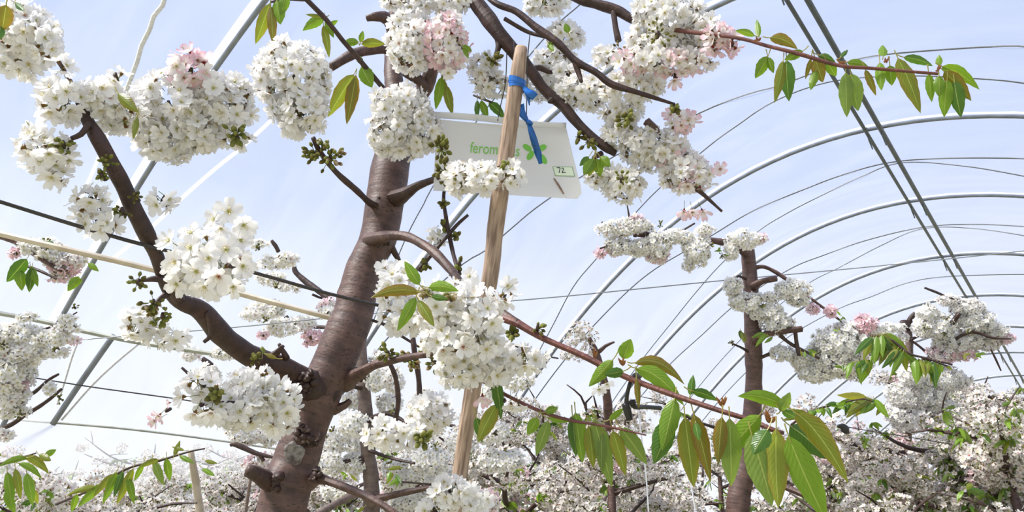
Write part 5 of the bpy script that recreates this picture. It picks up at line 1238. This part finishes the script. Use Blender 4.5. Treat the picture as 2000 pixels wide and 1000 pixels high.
for k in range(4):
    mb = MB()
    for i in range(6):
        dv = nrm(np.array([cr.gauss(0, 1), cr.gauss(0, 1), cr.gauss(-.7, .5)]))
        col = np.array(cr.choice((GRN, GRN, OLV, DGR))) * cr.uniform(.9, 1.2)
        L = cr.uniform(.04, .075)
        leaf_geo(mb, dv * .008, dv * L + np.array([0, 0, -.012]), L * .4, .006, col, rows=4, cols=2, petiole=0, view=(cr.gauss(0, 1), cr.gauss(0, 1), 1.2))
    TUFTM.append(mb.mesh('leaf_tuft', LEAF))

def orchard_tree(x, y, top, seed, label, group, spread=.85, ncl=110, zlow=1.35, pink=.08, lean=0.0):
    r = random.Random(seed)
    root = thing('cherry_tree', label, 'tree', (x, y, 0), group)
    base = np.array([x, y, 0.0])
    mb = MB()
    tp = base + [lean + r.uniform(-.08, .08), r.uniform(-.08, .08), top - .42]
    pts = [base, base + [lean * .2 + r.uniform(-.03, .03), r.uniform(-.03, .03), .7], base + [lean * .6 + r.uniform(-.05, .05), r.uniform(-.05, .05), 1.4], tp]
    tube(mb, pts, [.05, .042, .034, .014], 8, .1, .06, rng=r)
    link('trunk', mb.mesh('trunk', r.choice((BARK, GREYB)), base), root, base)
    tc, _ = spline(pts, [1, 1, 1, 1], .05)
    paths = []
    nb = 13
    for k in range(nb):
        z0 = zlow - .25 + (top - .35 - zlow + .25) * (k + r.random() * .6) / nb
        s = tc[np.argmin(abs(tc[:, 2] - z0))]
        a = k * 2.4 + r.uniform(-.4, .4); L = spread * r.uniform(.65, 1.1) * (1 - .45 * (k / nb))
        rise = r.uniform(.15, .55) * L
        if z0 + rise > top: rise = max(.02, top - z0 - .05)
        p1 = s + np.array([math.cos(a) * L * .5, math.sin(a) * L * .5, rise * .35]); p2 = s + np.array([math.cos(a) * L, math.sin(a) * L, rise])
        p1 = p1 + np.array([r.gauss(0, .04) for _ in range(3)])
        mb = MB(); c, _ = tube(mb, [s, p1, p2], [.016, .011, .004], 6, .06, .12, rng=r)
        link('branch', mb.mesh('branch', TWIGB, s), root, s)
        paths.append(c)
    c = tc[tc[:, 2] > zlow]; paths.append(c)
    for i in range(16):
        c = r.choice(paths[:-1]); s = c[int(len(c) * r.uniform(.2, .95))]
        mb = MB(); t_ = s + np.array([r.gauss(0, .12), r.gauss(0, .12), r.uniform(-.02, .2)])
        tube(mb, [s, (s + t_) / 2 + [r.gauss(0, .02), r.gauss(0, .02), .01], t_], [.007, .006, .003], 5, .06, .1, rng=r)
        link('twig', mb.mesh('twig', TWIGB, s), root, s)
    for i in range(ncl):
        c = r.choice(paths) if r.random() > .12 else paths[-1][-max(2, len(paths[-1]) // 3):]; q = c[min(len(c) - 1, int(len(c) * r.random() ** .75))]
        q = q + np.array([r.gauss(0, .05), r.gauss(0, .05), r.gauss(0, .045)])
        if q[2] > top + .05: q[2] = top - r.random() * .1
        k = r.randrange(6) if r.random() > pink * 2 else r.choice((6, 7, 8))
        o = bpy.data.objects.new('blossom_cluster', CLM[k]); COL.objects.link(o)
        o.parent = root; o.location = q - base
        o.rotation_euler = (r.uniform(-.6, .6), r.uniform(-.6, .6), r.random() * 6.28)
        z = r.uniform(.75, 1.25); o.scale = (z, z, z * r.uniform(.8, 1.05))
    for i in range(ncl // 2):
        c = r.choice(paths); q = c[int((len(c) - 1) * r.random())] + np.array([r.gauss(0, .05), r.gauss(0, .05), r.gauss(.02, .04)])
        o = bpy.data.objects.new('leaf_tuft', r.choice(TUFTM)); COL.objects.link(o)
        o.parent = root; o.location = q - base; o.rotation_euler = (r.uniform(-.4, .4), r.uniform(-.4, .4), r.random() * 6.28)
        z = r.uniform(.7, 1.2); o.scale = (z, z, z)
    return root

def at_px(px, d):
    """ground point under the viewing direction through column px at depth d, kept clear of the tunnel's side."""
    p = P(px, 900, d)
    if -5.7 < p[0] < -3.75:
        r_ = ray(px, 900); p = EYE + r_ * ((-3.75 if p[0] > -4.9 else -5.7) / r_[0])
    return p[0], p[1]
def top_at(px, py, d):
    x, y = at_px(px, d); v = np.array([x, y, 0]) - EYE
    r_ = ray(px, py); return 1.6 + math.hypot(v[0], v[1]) * r_[2] / math.hypot(r_[0], r_[1])
GL, GM, GR = 'blossoming trees of the rows at left', 'blossoming trees of the rows in the middle', 'blossoming trees at the right'
ROWS = [(60, 3.4, 850, 'white blossoming cherry tree low in the left corner behind the drooping leaves', GL, .8, 120), (240, 3.5, 858, 'white blossoming cherry tree behind the leafy shoot at bottom left', GL, .8, 130), (430, 3.6, 846, 'white blossoming cherry tree between the pale bamboo stake and the big trunk', GL, .8, 130),
        (-60, 4.8, 838, 'blossoming tree at the left edge beside the upright hoop leg', GL, .9, 100), (150, 5.0, 834, 'second row blossoming tree under the foot of the brace pipe', GL, .9, 120), (340, 5.0, 832, 'second row blossoming tree below the pink bud shoot', GL, .9, 120), (520, 5.0, 830, 'second row blossoming tree just left of the scarred trunk', GL, .9, 120),
        (40, 6.8, 832, 'third row blossoming tree beyond the upright hoop leg', GL, 1.0, 110), (260, 7.0, 830, 'third row blossoming tree below the low dark cable at left', GL, 1.0, 120), (470, 7.0, 830, 'third row blossoming tree beyond the white heads left of the trunk', GL, 1.0, 120), (660, 6.5, 825, 'third row blossoming tree half hidden by the big trunk', GL, 1.0, 120),
        (640, 4.2, 805, 'blossoming tree right behind the lower big trunk', GM, .8, 120), (830, 4.0, 770, 'blossoming tree between the big trunk and the stake foot', GM, .8, 120), (1010, 4.0, 790, 'blossoming tree right of the stake below the lower leafy shoot', GM, .8, 130), (1100, 4.4, 835, 'blossoming tree below the hanging leaves of the lower shoot', GM, .8, 130), (1310, 4.3, 830, 'blossoming tree behind the biggest hanging leaves', GM, .8, 130),
        (900, 5.4, 730, 'second row blossoming tree seen past the stake', GM, .9, 120), (1080, 5.6, 715, 'second row blossoming tree just right of the stake behind thin shoots', GM, .9, 120), (1280, 5.4, 780, 'second row blossoming tree behind the black dripper', GM, .9, 120),
        (760, 6.6, 760, 'third row blossoming tree between big trunk and grey trunk', GM, .9, 110), (1000, 7.2, 735, 'third row blossoming tree far behind the stake', GM, 1.0, 110), (1180, 7.2, 750, 'third row blossoming tree far behind the forked brown tree', GM, 1.0, 110), (1400, 6.8, 750, 'third row blossoming tree just left of the cut tree trunk', GM, 1.0, 120),
        (1560, 5.0, 830, 'blossoming tree just right of the cut tree trunk', GR, .7, 120), (1640, 4.4, 790, 'blossoming tree beside the round black tensioner', GR, .7, 130), (1760, 4.0, 735, 'blossoming tree below the drooping leaf bunch at right', GR, .75, 140), (1860, 3.6, 715, 'blossoming tree around the thick bamboo stake', GR, .7, 150), (1960, 3.3, 670, 'nearest blossoming tree in the lower right corner', GR, .65, 140),
        (2010, 4.6, 650, 'blossoming tree at the right edge under the ridge pipes', GR, .8, 140), (1880, 5.2, 645, 'blossoming tree behind the thick bamboo stake', GR, .8, 150), (1740, 5.8, 770, 'second row blossoming tree behind the leafy twig right of the cut tree', GR, .8, 120),
        (1540, 7.0, 775, 'third row blossoming tree seen past the cut tree', GR, .9, 100), (1680, 8.0, 785, 'far blossoming tree down the row at right', GR, .9, 100), (1960, 6.6, 700, 'third row blossoming tree at the right edge below the far hoops', GR, .9, 120), (2050, 3.6, 670, 'blossoming tree cut off by the right edge', GR, .7, 90)]
for i, (px, d, ty, lab, grp, spr, ncl) in enumerate(ROWS):
    x, y = at_px(px, d)
    orchard_tree(x, y, top_at(px, ty, d), 200 + i, lab, grp, spr, ncl, pink=.16 if grp == GR else .10)
o = orchard_tree(*at_px(1192, 3.9), top_at(1170, 660, 3.9), 301, 'brown trunked tree behind the long shoot with a dark forked top', None, .55, 60)
mb = MB(); w = [WLOC(o) + np.array([0, 0, top_at(1170, 660, 3.9) - .62])] + [P(a, b, d) for a, b, d in ((1186, 780, 3.85), (1176, 730, 3.85), (1164, 690, 3.85), (1150, 660, 3.85))]
tube(mb, w, [.024, .022, .02, .018, .012], 8, .03, .12); link('leader', mb.mesh('leader', BARK, w[0]), o, w[0])
mb = MB(); w = [P(a, b, d) for a, b, d in ((1165, 692, 3.85), (1182, 676, 3.85), (1200, 668, 3.85))]
tube(mb, w, [.012, .010, .006], 8, .03, .2); link('pruned_stub', mb.mesh('pruned_stub', BARK, w[0]), o, w[0])
for a, b, k in ((1135, 640, 1), (1150, 655, 2), (1120, 660, 7), (1110, 690, 3), (1140, 690, 6)):
    c = bpy.data.objects.new('blossom_cluster', CLM[k]); COL.objects.link(c); c.parent = o; c.location = P(a, b, 3.8) - WLOC(o); c.scale = (.9, .9, .8)

# the last rows beyond the nearer crowns
FAR = ['far crown at the left edge above the drooping leaves', 'far crown between the left edge and the upright hoop leg', 'far crown beneath the brace pipe', 'far crown left of the white heads beside the trunk', 'far crown right behind the big trunk', 'far crown between grey trunk and stake',
       'far crown beyond the lower leafy shoot', 'far crown beyond the biggest hanging leaves', 'far crown beside the cut tree trunk']
for i, (px, d) in enumerate([(-150, 9), (60, 9.5), (280, 9.5), (480, 9.5), (680, 9.5), (880, 10), (1080, 10.5), (1280, 10.5), (1450, 11)]):
    x, y = at_px(px, d)
    orchard_tree(x, y, top_at(px, 838 if px < 700 else 800 if px < 1000 else 790, d), 400 + i, FAR[i] + ', pale with blossom', 'distant trees of the last rows', 1.2, 80, pink=.08)
